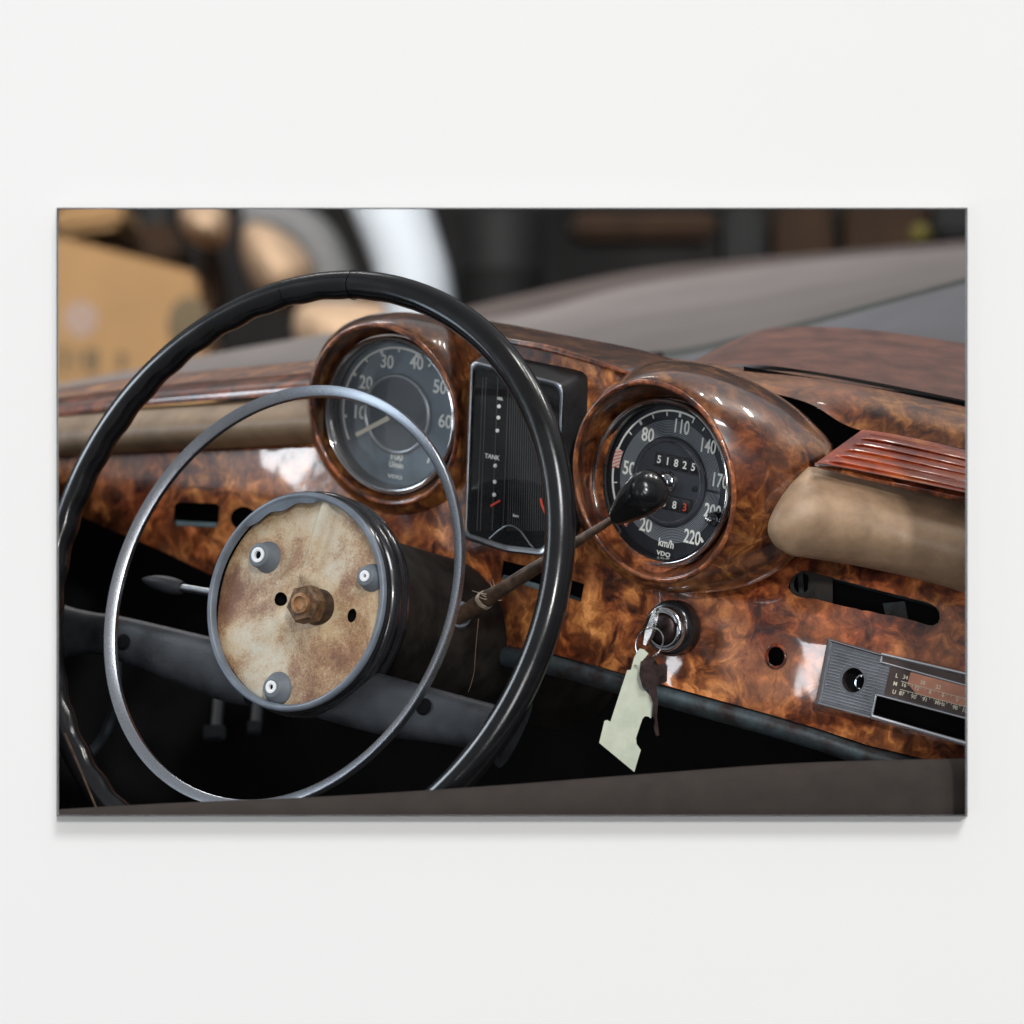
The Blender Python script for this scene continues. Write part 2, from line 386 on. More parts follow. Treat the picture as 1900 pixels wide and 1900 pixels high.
M['faceplate'] = simple('brushed dark aluminium', (.19, .20, .22), .32, metal=.9, var=.15, vscale=30)
M['scalebg'] = simple('grey brown scale glass', (.085, .062, .055), .14, var=.3, vscale=12, coat=.3)
M['slot'] = simple('black face and void shade', (.006, .006, .007), .9, spec=.1)  # near black, also serves as painted shade inside holes
M['teal'] = simple('teal painted edge', (.08, .14, .17), .5)
M['thread'] = simple('pale frayed thread', (.55, .45, .36), .9)
M['glass'] = glassy('instrument glass', ior=1.22)
M['glass_hazy'] = glassy('dusty glass with painted reflection haze', haze=.12, ior=1.42)
M['glass_dark'] = glassy('dusty dark instrument glass', haze=.012)
M['pink'] = simple('hatched mark base', (.80, .66, .60), .6, var=.02)

# ================================================================== white wall and thin picture edge
YF = 1.835; YW = YF+.016
X0, X1, Z0, Z1 = 107.5, 1792.5, 388, 1512
def rect(Y, grow=0):              # ring of corners on the sight lines, grown by metres
    a = [P(X0, Z0, Y), P(X1, Z0, Y), P(X1, Z1, Y), P(X0, Z1, Y)]
    s = [(-1, 1), (1, 1), (1, -1), (-1, -1)]
    return [p+Vector((q[0]*grow, 0, q[1]*grow)) for p, q in zip(a, s)]
bm = bmesh.new()
big = [Vector((x, YW, z)) for x, z in ((-2.2, 1.6), (2.2, 1.6), (2.2, -1.2), (-2.2, -1.2))]
bigb = [p+Vector((0, .03, 0)) for p in big]
loft(bm, [big, rect(YW, .0004), [p+Vector((0, .006, 0)) for p in rect(YW, .0006)], bigb], closed=True, loop=True)
structure(obj('wall', bm, M['wall'], ang=20))
bm = bmesh.new()
loft(bm, [rect(YF, 0), rect(YF, .0003), rect(YW+.002, .0010), rect(YW+.002, 0.0)], closed=True, loop=True)
tag(obj('picture_edge', bm, M['rim_edge'], ang=20), 'thin dark rectangular edge standing off the white wall around the dashboard view', 'picture edge')

# ================================================================== workshop backdrop
bm = bmesh.new(); bmesh.ops.create_grid(bm, x_segments=2, y_segments=2, size=1)
for v in bm.verts: v.co = Vector((v.co.x*5, 9.6, v.co.y*4+.6))
structure(obj('workshop_wall', bm, M['back']))
bm = bmesh.new(); bmesh.ops.create_grid(bm, x_segments=2, y_segments=2, size=1)
for v in bm.verts: v.co = Vector((v.co.x*7, 5.8+v.co.y*4, -1.6))
structure(obj('floor', bm, M['back']))
def blockbox(px0, py0, px1, py1, Y, depth, mat, name, label, cat, tilt=0, round_=.02, group=None):
    a = P((px0+px1)/2, (py0+py1)/2, Y); w = (px1-px0)*K*Y; h = (py1-py0)*K*Y
    bm = bmesh.new(); bmesh.ops.create_cube(bm, size=1)
    for v in bm.verts: v.co = Vector((v.co.x*w, v.co.y*depth, v.co.z*h))
    bmesh.ops.bevel(bm, geom=list(bm.edges), offset=round_, segments=4, affect='EDGES')
    R = Matrix.Rotation(math.radians(-tilt), 3, 'Y')
    for v in bm.verts: v.co = a+Vector((0, depth/2, 0))+R @ v.co
    return tag(obj(name, bm, mat), label, cat, group)
# big tilted cardboard box, left
Yb = 6.8
fr = Frame(250, 600, Yb, 0, 0)
bx = thing('cardboard_box', 'large tilted brown cardboard box at far left behind the dashboard', 'cardboard box', P(250, 760, Yb))
bm = bmesh.new(); extruded(bm, fr, [(40, 436), (392, 527), (428, 800), (40, 900)], -.35, 0, bevel=.01); obj('carton', bm, M['card'], bx)
bm = bmesh.new(); extruded(bm, fr, [(x*1.0, y) for x, y in [(125+32*math.cos(a)+25, 592+34*math.sin(a)) for a in [i*PI/8 for i in range(16)]]], .0005, .0015); obj('printed_mark', bm, M['mauve'], bx)
for i, (x, w, h) in enumerate(((118, 16, 50), (142, 12, 34), (170, 28, 46), (226, 18, 36))):
    bm = bmesh.new(); y = 668+i*1
    extruded(bm, fr, [(x-w/2, y-h/2), (x+w/2, y-h/2+3), (x+w/2-4, y+h/2), (x-w/2+3, y+h/2-3)], .0005, .0015); obj('printed_letter', bm, M['smudge'], bx)
bm = bmesh.new(); sphere(bm, P(350, 600, Yb-.01), .05, 16, (1, .1, 1.3)); 
obj('stain', bm, M['smudge'], bx)
blockbox(96, 372, 226, 428, 7.4, .4, M['card'], 'cardboard_box', 'small brown cardboard box above and behind the big tilted box', 'cardboard box', 8)
blockbox(150, 425, 330, 500, 7.9, .4, M['card_dark'], 'wooden_crate', 'dark brown crate lying behind the big tilted cardboard box', 'crate', 12)
def sack(pts, Y, mat, name, label, cat):
    cx = sum(p[0] for p in pts)/len(pts); cy = sum(p[1] for p in pts)/len(pts)
    ring = catmull(pts, 40, True); bm = bmesh.new(); rows = []
    for j in range(-8, 9):
        ph = j/8*PI/2*.98; s = math.cos(ph); 
        rows.append([P(cx+(x-cx)*s, cy+(y-cy)*s, Y+.3*math.sin(ph)) for x, y in ring])
    vr = loft(bm, rows, closed=True); cap(bm, vr[0]); cap(bm, vr[-1])
    return tag(obj(name, bm, mat), label, cat)
sack([(340, 380), (400, 375), (425, 405), (420, 450), (395, 462), (355, 445), (335, 415)], 7.0, M['cream'], 'cloth_bundle', 'small pale cream bundle at the top left of the blurred background', 'bundle')
sack([(375, 465), (410, 480), (425, 560), (415, 620), (385, 640), (365, 580)], 7.3, M['card_dark'], 'cloth_bundle', 'narrow brown bundle just right of the big tilted cardboard box', 'bundle')
sack([(455, 420), (500, 418), (550, 450), (585, 500), (570, 560), (520, 580), (478, 550), (450, 480)], 6.9, M['cream'], 'cloth_bundle', 'large pale tan rounded bundle right behind the top of the steering wheel', 'bundle')
sack([(560, 565), (650, 560), (735, 575), (745, 640), (660, 680), (575, 670), (545, 620)], 6.4, M['cream'], 'cloth_bundle', 'wide tan bundle seen under the arch of the steering wheel', 'bundle')
bm = bmesh.new()
tube(bm, [P(*p, 7.3) for p in catmull([(455, 395), (520, 405), (580, 445), (612, 510), (622, 580)], 20)], .06, 14)
tag(obj('curved_pipe', bm, M['greypaint']), 'curved mid grey pipe arching over the large tan bundle', 'pipe')
blockbox(590, 560, 700, 640, 7.6, .4, M['card'], 'cardboard_box', 'plain brown box low behind the top of the steering wheel', 'cardboard box')
for px0, py0, px1, py1, lb in ((235, 340, 345, 560, 'dark drum between the small brown box and the pale cream bundle'), (850, 395, 1010, 620, 'dark drum standing right of the white curved post')):
    bm = bmesh.new(); c = P((px0+px1)/2, 950, 8.2); r = (px1-px0)/2*K*8.2
    rows = []
    for py, q in ((py1, .97), (py1-8, 1), ((py0+py1)/2, 1), ((py0+py1)/2-4, 1.03), ((py0+py1)/2-8, 1), (py0+8, 1), (py0, .97)):
        z = (950-py)*K*8.2; rows.append([Vector((c.x+r*q*math.cos(2*PI*i/32), c.y+r*q*math.sin(2*PI*i/32), z)) for i in range(32)])
    vr = loft(bm, rows, closed=True); cap(bm, vr[0]); cap(bm, vr[-1])
    tag(obj('oil_drum', bm, M['drum']), lb, 'drum')
# white curved post
bm = bmesh.new(); Y = 5.2
a = catmull([(620, 330), (665, 430), (692, 500), (718, 600), (735, 700)], 24); b = catmull([(785, 330), (815, 430), (838, 510), (850, 600), (860, 700)], 24)
rows = []
for (x0, y0), (x1, y1) in zip(a, b):
    c0 = P((x0+x1)/2, (y0+y1)/2, Y); hw = (P(x1, y1, Y)-P(x0, y0, Y))/2
    rows.append([c0+hw*math.cos(2*PI*i/24)+Vector((0, .08*math.sin(2*PI*i/24), 0)) for i in range(24)])
vr = loft(bm, rows, closed=True); cap(bm, vr[0]); cap(bm, vr[-1])
tag(obj('white_post', bm, M['whitepost']), 'broad curved glossy white post rising behind the steering wheel', 'post')
for (q, dp, mt, nm, lb, ct) in (((1060, 392, 1330, 440), .3, 'card_dark', 'wooden_crate', 'dim reddish brown crate low in the blurred background right of the white post', 'crate'),
        ((1440, 360, 1545, 500), .3, 'card_dark', 'cardboard_box', 'upright dim brown box left of the wide one in the top right background', 'cardboard box'),
        ((1572, 365, 1725, 520), .3, 'card_dark', 'cardboard_box', 'wide dim brown box in the top right background', 'cardboard box'),
        ((1345, 380, 1420, 520), .3, 'drum', 'metal_cabinet', 'dark grey cabinet between the reddish crate and the upright brown box', 'cabinet'),
        ((1735, 340, 1900, 440), .3, 'drum', 'metal_cabinet', 'near black cabinet in the top right corner of the view', 'cabinet')):
    blockbox(*q, 7.8, dp, M[mt], nm, lb, ct)
sack([(1690, 425), (1715, 415), (1730, 435), (1722, 455), (1695, 458)], 7.3, M['ochre'], 'mustard_cloth', 'small mustard yellow cloth in front of the wide dim box', 'cloth')

# ================================================================== car body outside
def strip(curves, mat, name, parent, n=48, sub=0, back=.004, ang=50):
    """curves: rows of (px,py,Y) control points; smooth sheet through them with a small thickness"""
    rows = [catmull(c, n) for c in curves]
    R = []
    for j in range(n):
        col = catmull([r[j] for r in rows], max(2, sub*(len(rows)-1)+1)) if sub else [r[j] for r in rows]
        R.append([P(*p) for p in col])
    bm = bmesh.new(); m = len(R[0])
    grid = [[R[j][i] for j in range(n)] for i in range(m)]
    if back: grid.append([p*(1+back/p.y) for p in grid[-1]]); grid.insert(0, [p*(1+back/p.y) for p in grid[0]])
    loft(bm, grid); return obj(name, bm, mat, parent, ang=ang)
car = thing('car_body', 'faded grey outer body of the old car beyond the windscreen opening', 'car body', P(1300, 700, 3.214))
strip([[(860, 600, 4.164), (1000, 575, 4.164), (1200, 524, 4.164), (1500, 484, 3.974), (1850, 455, 3.784)],
       [(860, 640, 3.404), (1000, 610, 3.404), (1200, 585, 3.309), (1500, 545, 3.214), (1850, 490, 3.119)],
       [(900, 680, 2.834), (1050, 672, 2.834), (1200, 655, 2.834), (1300, 640, 2.796), (1480, 598, 2.739), (1850, 500, 2.644)]], M['hood'], 'bonnet', car, sub=6)
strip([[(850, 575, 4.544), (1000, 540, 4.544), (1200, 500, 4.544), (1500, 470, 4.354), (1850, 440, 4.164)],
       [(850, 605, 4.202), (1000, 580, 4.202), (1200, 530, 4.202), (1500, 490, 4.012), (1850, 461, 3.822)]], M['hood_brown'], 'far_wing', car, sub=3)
strip([[(1230, 652, 2.777), (1300, 640, 2.758), (1480, 598, 2.720), (1650, 553, 2.644), (1850, 500, 2.587)],
       [(1230, 668, 2.739), (1300, 656, 2.729), (1480, 612, 2.692), (1650, 566, 2.615), (1850, 513, 2.559)]], M['crease'], 'bonnet_crease', car)
strip([[(1230, 666, 2.720), (1300, 654, 2.711), (1480, 610, 2.673), (1650, 564, 2.597), (1850, 511, 2.539)],
       [(1230, 680, 2.454), (1300, 676, 2.454), (1480, 650, 2.416), (1650, 640, 2.378), (1850, 640, 2.340)],
       [(1230, 700, 2.340), (1300, 700, 2.340), (1480, 690, 2.300), (1650, 690, 2.280), (1850, 700, 2.250)]], M['hood_blue'], 'scuttle', car, sub=4)
strip([[(-120, 752, 3.6), (60, 722, 3.594), (250, 686, 3.499), (400, 655, 3.404), (600, 620, 3.309), (760, 596, 3.214)],
       [(-120, 772, 3.1), (60, 745, 3.024), (250, 720, 2.929), (400, 700, 2.834), (600, 690, 2.739), (760, 680, 2.644)]], M['hood'], 'near_wing', car, sub=3)

# ================================================================== dashboard
dash = thing('dashboard', 'burl veneered vintage car dashboard with two round gauges and tan pads', 'dashboard', P(1200, 1300, 2.07))
def crease_y(px): return 1098+(px-1250)*.262
def relief(px, py):
    y = D(px)
    if px > 1120:
        w = min(1, max(0, (px-1120)/180)); w = w*w*(3-2*w); d = crease_y(px)-py
        y += w*K*2*(.42*max(0, d)-.5*6*math.exp(-(d/9)**2)*-1)
        if d < 0: y += w*K*2*.08*(-d)
    else:
        w = min(1, (1120-px)/200)
        d = py-(1010+(px-700)*.12)          # lower part of the panel turns under slightly
        y += K*2*.18*max(0, d)*w
        d2 = 905+(px-300)*.08-py
        if px < 700: y += K*2*.25*max(0, d2)
    y += .0005*mnoise.noise(Vector((px*.012, py*.012, 0)))
    return y
fasc = [(-120, 868), (60, 845), (250, 832), (400, 826), (580, 820), (640, 905), (690, 925), (740, 930), (800, 910), (838, 860), (848, 780), (840, 700), (815, 650), (790, 612), (832, 606), (950, 632), (1080, 660), (1172, 690), (1240, 720), (1340, 820), (1400, 930), (1462, 1022),
        (1600, 1046), (1700, 1068), (1860, 1110), (1860, 1446), (1727, 1411), (1611, 1383), (1505, 1348), (1420, 1323), (1225, 1269), (1155, 1250), (1033, 1215),
        (900, 1190), (700, 1180), (560, 1130), (392, 1067), (300, 1022), (200, 980), (130, 948), (60, 925), (-120, 900)]
def ell(cx, cy, rx, ry, n=24, rot=0, jit=0):
    o = []
    for i in range(n):
        a = 2*PI*i/n; r = 1+random.uniform(-jit, jit); x = rx*r*math.cos(a); y = ry*r*math.sin(a)
        o.append((cx+x*math.cos(rot)-y*math.sin(rot), cy+x*math.sin(rot)+y*math.cos(rot)))
    return o
slotR = catmull([(1463, 1091), (1473, 1068), (1486, 1060), (1510, 1062), (1588, 1084), (1681, 1108), (1727, 1121), (1744, 1140), (1732, 1161), (1681, 1147), (1642, 1140), (1565, 1125), (1510, 1111), (1477, 1106)], 60, True)
slotR = [(x+random.uniform(-.8, .8), y+random.uniform(-.8, .8)) for x, y in slotR]
holes = [slotR, ell(1240, 893, 122, 150, 40), ell(1440, 1218, 15, 18, 22, jit=.05), [(324, 936), (332, 932), (400, 934), (407, 940), (405, 972), (398, 979), (328, 975), (322, 968)], ell(750, 1047, 11, 12, 16),
         [(934, 1040), (1000, 1056), (1084, 1084), (1078, 1116), (1000, 1094), (930, 1074)], ell(452, 962, 24, 22, 20), ell(1583, 1262, 30, 30, 20),
         [(1622, 1280), (1858, 1340), (1858, 1400), (1612, 1334)]]
bm = bmesh.new(); panel(bm, fasc, holes, lambda x, y: P(x, y, relief(x, y)), thick=.005, grid=13)
fascia = obj('veneer_fascia', bm, M['burl'], dash, ang=30)
# black sheets behind the cut-outs, their colour stands for the shade inside
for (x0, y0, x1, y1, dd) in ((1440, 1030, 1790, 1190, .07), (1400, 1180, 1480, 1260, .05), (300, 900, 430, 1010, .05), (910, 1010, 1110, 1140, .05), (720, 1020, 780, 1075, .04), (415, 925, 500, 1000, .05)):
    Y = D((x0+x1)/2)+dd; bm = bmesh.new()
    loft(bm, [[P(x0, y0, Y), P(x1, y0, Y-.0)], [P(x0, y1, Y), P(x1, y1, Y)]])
    obj('cavity_shade', bm, M['slot'], fascia)
bm = bmesh.new(); 
tube(bm, [P(x, y, relief(x, y)-.0004) for x, y in ell(1440, 1218, 18, 21, 30)], .0012, 8, closed=True)
obj('lacquer_lip', bm, M['burl_lip'], fascia)
bm = bmesh.new()
frs = Frame(1600, 1110, D(1600)+.02, -.33, .25, .26)
panel(bm, [(1466, 1062), (1520, 1058), (1545, 1068), (1545, 1120), (1466, 1108)], [ell(1488, 1082, 15, 19, 20, .2)], lambda x, y: P(x, y, D(1500)+.020), thick=.003, grid=20)
extruded(bm, frs, [(1508, 1060), (1520, 1062), (1516, 1118), (1504, 1114)], -.012, 0)
obj('switch_bracket', bm, M['column'], fascia)
bm = bmesh.new(); 
tube(bm, [P(1484, 1060, D(1500)+.04), P(1488, 1108, D(1500)+.035)], .0022, 8)
extruded(bm, frs, [(1520, 1072), (1700, 1118), (1740, 1130), (1740, 1122), (1520, 1062)], -.015, -.004)
extruded(bm, frs, [(1640, 1122), (1680, 1118), (1686, 1150), (1646, 1146)], -.035, -.03)
obj('inner_rail', bm, M['rail'], fascia)
for q in ([(326, 966), (404, 970), (402, 978), (328, 975)], [(935, 1066), (1000, 1084), (1078, 1110), (1077, 1117), (930, 1075)]):
    bm = bmesh.new(); Yq = D(q[0][0])+.006
    loft(bm, [[P(x, y, Yq) for x, y in q], [P(x, y, Yq+.004) for x, y in q]], closed=True, loop=True)
    vs = [bm.verts.new(P(x, y, Yq)) for x, y in q]; bm.faces.new(vs)
    obj('slot_edge', bm, M['teal'], fascia)

# ---- hoods round the gauges
def polar(outline, cx, cy, ang):
    best = 0; dx, dy = math.cos(ang), math.sin(ang)
    for (x0, y0), (x1, y1) in zip(outline, outline[1:]+outline[:1]):
        ex, ey = x1-x0, y1-y0; det = dx*(-ey)+dy*ex
        if abs(det) < 1e-9: continue
        t = ((x0-cx)*(-ey)+(y0-cy)*ex)/det; u = (dx*(y0-cy)-dy*(x0-cx))/det
        if t > 0 and -1e-6 <= u <= 1+1e-6: best = max(best, t)
    return best
def hood(lip, R, outline, ybase, name, rsec=.0034):
    outline = catmull(outline, 160, True); n = 128; cx, cy = toP(lip.c)
    hd = bmesh.new(); lipp = []; basep = []
    for i in range(n):
        a = 2*PI*i/n; q = lip.pt(R*math.cos(a), R*math.sin(a), -.001); x, y = toP(q); lipp.append((x, y, q.y))
        an = math.atan2(y-cy, x-cx); r = polar(outline, cx, cy, an); r0 = math.hypot(x-cx, y-cy)
        r = max(r, r0+2); bx_, by_ = cx+r*math.cos(an), cy+r*math.sin(an); yb = max(ybase(bx_, by_), q.y+.008)
        basep.append((bx_, by_, yb))
    rows = []
    for j in range(13):
        ph = PI/2*j/12; s = math.sin(ph); c = 1-math.cos(ph)
        rows.append([P(l[0]+(b[0]-l[0])*s, l[1]+(b[1]-l[1])*s, l[2]+(b[2]-l[2])*c) for l, b in zip(lipp, basep)])
    rows.append([P(b[0], b[1], b[2]+.02) for b in basep])
    loft(hd, rows, closed=True)
    return obj(name, hd, M['burl_hood'], dash, ang=60)
lipR = Frame(1211.3, 893.5, 2.030, -.898, -.257, .23); RL = .0738
lipL = Frame(710.7, 769.6, 2.190, -.717, -.284, .23); RLL = .0722
hoodR = hood(lipR, RL-.0012, [(1062, 906), (1066, 830), (1100, 745), (1140, 705), (1205, 672), (1290, 672), (1380, 700), (1470, 750), (1525, 800), (1546, 826), (1550, 855), (1540, 905), (1520, 960), (1492, 1012), (1450, 1056), (1385, 1088), (1300, 1101), (1225, 1098), (1170, 1080), (1110, 1030), (1075, 970)],
            lambda x, y: D(x)+(.055 if y < 780 else .055-.06*min(1, (y-780)/140)), 'gauge_hood')
hoodL = hood(lipL, RLL-.0012, [(568, 745), (585, 670), (625, 612), (680, 586), (745, 578), (800, 588), (842, 610), (866, 680), (868, 780), (862, 880), (835, 925), (790, 948), (735, 955), (670, 935), (615, 885), (580, 820)],
            lambda x, y: D(x)+(.03 if y < 700 else .004), 'gauge_hood')

def gauge(name, lip, rlip, bez, rbez, rec, hoodo, label):
    g_lip = bmesh.new()
    tube(g_lip, [lip.pt((rlip-.0016)*math.cos(2*PI*i/96), (rlip-.0016)*math.sin(2*PI*i/96), 0) for i in range(96)], .0019, 12, closed=True)
    obj('hood_edge', g_lip, M['burl_lip'], hoodo)
    bm = bmesh.new(); rows = []
    for j in range(7):
        s = j/6; row = []
        for i in range(96):
            a = 2*PI*i/96
            p = lip.pt((rlip-.0030)*math.cos(a), (rlip-.0030)*math.sin(a), -.0008); q = bez.pt((rbez+.0012)*math.cos(a), (rbez+.0012)*math.sin(a), -.004)
            row.append(p.lerp(q, s)+(bez.c-p).normalized()*(-.0024*math.sin(PI*s)))
        rows.append(row)
    loft(bm, rows, closed=True); obj('hood_lining', bm, M['burl_cup'], hoodo, ang=80)
    bm = bmesh.new()
    revolve(bm, bez, [(rbez, -.006), (rbez, 0), (rbez-.0006, .0012), (rbez-.0018, .0016), (rbez-.0028, .0008), (rbez-.0034, -.001), (rbez-.0036, -.003)], 128)
    root = obj(name, bm, M['chrome'], dash, ang=50, label=label)
    return root
# ------------------------------------------------ right gauge (speedometer)
bez = Frame(1223.6, 895.8, 2.06, -.813, -.086, .23); RB = .0615
sp = gauge('speedometer', lipR, RL, bez, RB, .013, hoodR, 'speedometer with numbers 20 to 220 and a five digit odometer')
dl = bez.moved(-.013)
def arc_band(bm, f, r0, r1, a0, a1, h0, h1, n=60):
    rows = []
    for i in range(n+1):
        a = math.radians(a0+(a1-a0)*i/n); c, s = math.cos(a), math.sin(a)
        rows.append([f.pt(r0*c, r0*s, h0), f.pt(r1*c, r1*s, h0), f.pt(r1*c, r1*s, h1), f.pt(r0*c, r0*s, h1)])
    vr = loft(bm, rows, closed=True); cap(bm, vr[0]); cap(bm, vr[-1])
def tick(bm, f, r0, r1, ang, w, h=.0004):
    a = math.radians(ang); c, s = math.cos(a), math.sin(a)
    p = [f.pt(r*c-sg*w/2*s, r*s+sg*w/2*c, 0) for r, sg in ((r0, -1), (r1, -1), (r1, 1), (r0, 1))]
    vr = loft(bm, [p, [q+f.n*h for q in p]], closed=True); cap(bm, vr[0]); cap(bm, vr[1])
def localang(f, px, py):
    q = f.at(px, py)-f.c; return math.degrees(math.atan2(q.dot(f.v), q.dot(f.u))), q.length
bm = bmesh.new()                   # dark sleeve between bezel and dial
revolve(bm, bez, [(RB-.0035, -.002), (RB-.0055, -.0035), (RB-.006, -.0125)], 128)
obj('sleeve', bm, M['black'], sp)
bm = bmesh.new(); prof = [(RB-.0058, -.0005), (.0455, 0)]
r = .0452
while r > .0335: prof += [(r, .0), (r-.0003, .0003), (r-.0007, .0003), (r-.00095, 0)]; r -= .00115
prof += [(.0330, 0), (.0322, .0), (.0010, .0)]
revolve(bm, dl, prof, 160, caplast=True); obj('dial_face', bm, M['dial'], sp, ang=15)
bm = bmesh.new(); r = .0452
while r > .0335: arc_band(bm, dl, r-.0008, r-.0003, 0, 360, .00031, .00036, 140); r -= .00115
obj('groove_lines', bm, simple('thin grey dial lines', (.30, .34, .38), .5, var=.02), sp)
bm = bmesh.new()
revolve(bm, dl, [(.0332, 0), (.0332, .0018), (.0322, .0030), (.0300, .0034), (.0293, .0030), (.0289, .0022)], 120)
obj('centre_ring', bm, M['dial_in'], sp, ang=60)
bm = bmesh.new(); tube(bm, [dl.pt(.0293*math.cos(2*PI*i/96), .0293*math.sin(2*PI*i/96), .0032) for i in range(96)], .00022, 6, closed=True)
obj('ring_edge', bm, M['silver'], sp)
bm = bmesh.new(); revolve(bm, dl, [(.0290, .0022), (.0005, .0022)], 96, caplast=True)
cp = obj('centre_plate', bm, M['dial_in'], sp)
def digits(f, x0, y0, x1, y1, chars, nm, par, redlast=False, hh=.0065, cut=False):
    a = f.at(x0, y0, .0023); b = f.at(x1, y1, .0023); w = (b-a).length; ff = f.centred(a); ff.u = (b-a).normalized(); ff.v = f.n.cross(ff.u)
    if ff.v.z < 0: ff.v = -ff.v
    bm = bmesh.new(); hh2 = hh*.72
    for (xa, xb, ya, yb) in ((-.0008, w+.0008, hh2, hh2+.0009), (-.0008, w+.0008, -hh2-.0009, -hh2), (-.0008, 0, -hh2, hh2), (w, w+.0008, -hh2, hh2)):
        p = [ff.pt(xa, ya, 0), ff.pt(xb, ya, 0), ff.pt(xb, yb, 0), ff.pt(xa, yb, 0)]
        vr = loft(bm, [p, [q+ff.n*.0006 for q in p]], closed=True); cap(bm, vr[0]); cap(bm, vr[1])
    wn = obj(nm, bm, M['black'], par)
    k = len(chars)
    for i, ch in enumerate(chars):
        x = w*(i+.5)/k; bm = bmesh.new(); rows = []
        for j in range(9):
            an = -1+2*j/8; rows.append([ff.pt(x+s*w/k*.40, hh2*an, .0001+.0009*(1-an*an)) for s in (-1, 1)])
        loft(bm, rows); dr = obj('number_drum', bm, M['housing'], wn)
    bm = bmesh.new(); bmr = bmesh.new()
    for i, ch in enumerate(chars):
        tgt = bmr if (redlast and i == k-1) else bm
        text(tgt, ch, ff, 0, 0, 0, hh*.86, .95, at=ff.pt(w*(i+.5)/k, 0 if not cut else (-.0012), .0012))
    obj('digits', bm, M['white'], wn)
    if redlast: obj('red_digit', bmr, M['red'], wn)
    else: bmr.free()
digits(dl, 1217, 851, 1296, 869, '51825', 'odometer', sp)
digits(dl, 1206, 924, 1282, 941, '2383', 'trip_counter', sp, True, cut=True)
for s, x, y in (('20', 1198, 975), ('50', 1167, 870), ('80', 1202, 808), ('110', 1264, 793), ('140', 1313, 829), ('170', 1335, 893), ('200', 1322, 950), ('220', 1284, 998)):
    bm = bmesh.new(); text(bm, s, dl, x, y, .0004, .0100, .80 if len(s) < 3 else .70); obj('numeral', bm, M['white'], sp)
bm = bmesh.new(); text(bm, 'km/h', dl, 1236, 1009, .0004, .0058, .85); obj('dial_lettering', bm, M['white'], sp)
bm = bmesh.new(); text(bm, 'VDO', dl, 1231, 1028, .0004, .0032, 1.25); obj('maker_lettering', bm, M['white'], sp)
aA, _ = localang(dl, 1143, 862); aB, _ = localang(dl, 1294, 766); aC, _ = localang(dl, 1155, 985)
if aA < 0: aA += 360
if aC < 0: aC += 360
bm = bmesh.new(); arc_band(bm, dl, .0513, .0527, aC, aB, .0002, .0006, 120)
for px, py, L_ in ((1263, 765, 1), (1188, 782, 1), (1160, 975, 1), (1304, 1005, 1)):
    a, _ = localang(dl, px, py); tick(bm, dl, .0482, .0520, a, .0018, .0006)
for px, py in ((1172, 806), (1212, 772), (1238, 764), (1288, 777), (1308, 793), (1143, 895), (1150, 935)):
    a, _ = localang(dl, px, py); tick(bm, dl, .0480, .0510, a, .0008, .0006)
obj('scale_marks', bm, M['white'], sp)
aM, _ = localang(dl, 1148, 848)
bm = bmesh.new(); arc_band(bm, dl, .0468, .0532, aM-7, aM+9, .0007, .0009, 20); hm = obj('warning_patch', bm, M['pink'], sp)
bm = bmesh.new()
for i in range(5):
    a = math.radians(aM-6+i*3.3); p0 = dl.pt(.0470*math.cos(a-.02), .0470*math.sin(a-.02), .001); p1 = dl.pt(.053*math.cos(a+.06), .053*math.sin(a+.06), .001)
    tube(bm, [p0, p1], .00042, 4)
obj('red_stripes', bm, M['red'], hm)
bm = bmesh.new(); tip = dl.at(1160, 976, .004); c0 = dl.pt(0, 0, .004); s_ = (tip-c0).cross(dl.n).normalized()
p = [c0+s_*.0011, c0-s_*.0011, tip-s_*.0004, tip+s_*.0004]; vr = loft(bm, [p, [q+dl.n*.0005 for q in p]], closed=True); cap(bm, vr[0]); cap(bm, vr[1])
obj('pointer', bm, M['red'], sp)
bm = bmesh.new(); revolve(bm, dl, [(.0082, .002), (.0082, .005), (.007, .0068), (.004, .0078), (.001, .0082)], 32, caplast=True); obj('pointer_boss', bm, M['chrome'], sp, ang=60)
bm = bmesh.new(); fs = dl.centred(dl.at(1289, 907, .0022)); revolve(bm, fs, [(.0024, 0), (.0023, .0006), (.001, .0008)], 20, caplast=True); obj('screw', bm, M['housing'], sp)
fk = dl.centred(dl.at(1333, 962, .0)); bm = bmesh.new(); revolve(bm, fk, [(.0055, 0), (.0055, .006), (.0048, .008), (.0020, .0085)], 28, caplast=True)
kn = obj('reset_knob', bm, M['black'], sp, ang=60)
bm = bmesh.new(); revolve(bm, fk, [(.0019, .008), (.0019, .0145), (.001, .0152)], 18, caplast=True); obj('knob_tip', bm, M['chrome'], kn, ang=60)
bm = bmesh.new(); revolve(bm, bez, [(RB-.0036, -.0022), (RB*.6, -.0012), (RB*.3, -.0008), (.0008, -.0007)], 96, caplast=True); obj('glass', bm, M['glass'], sp, ang=80)
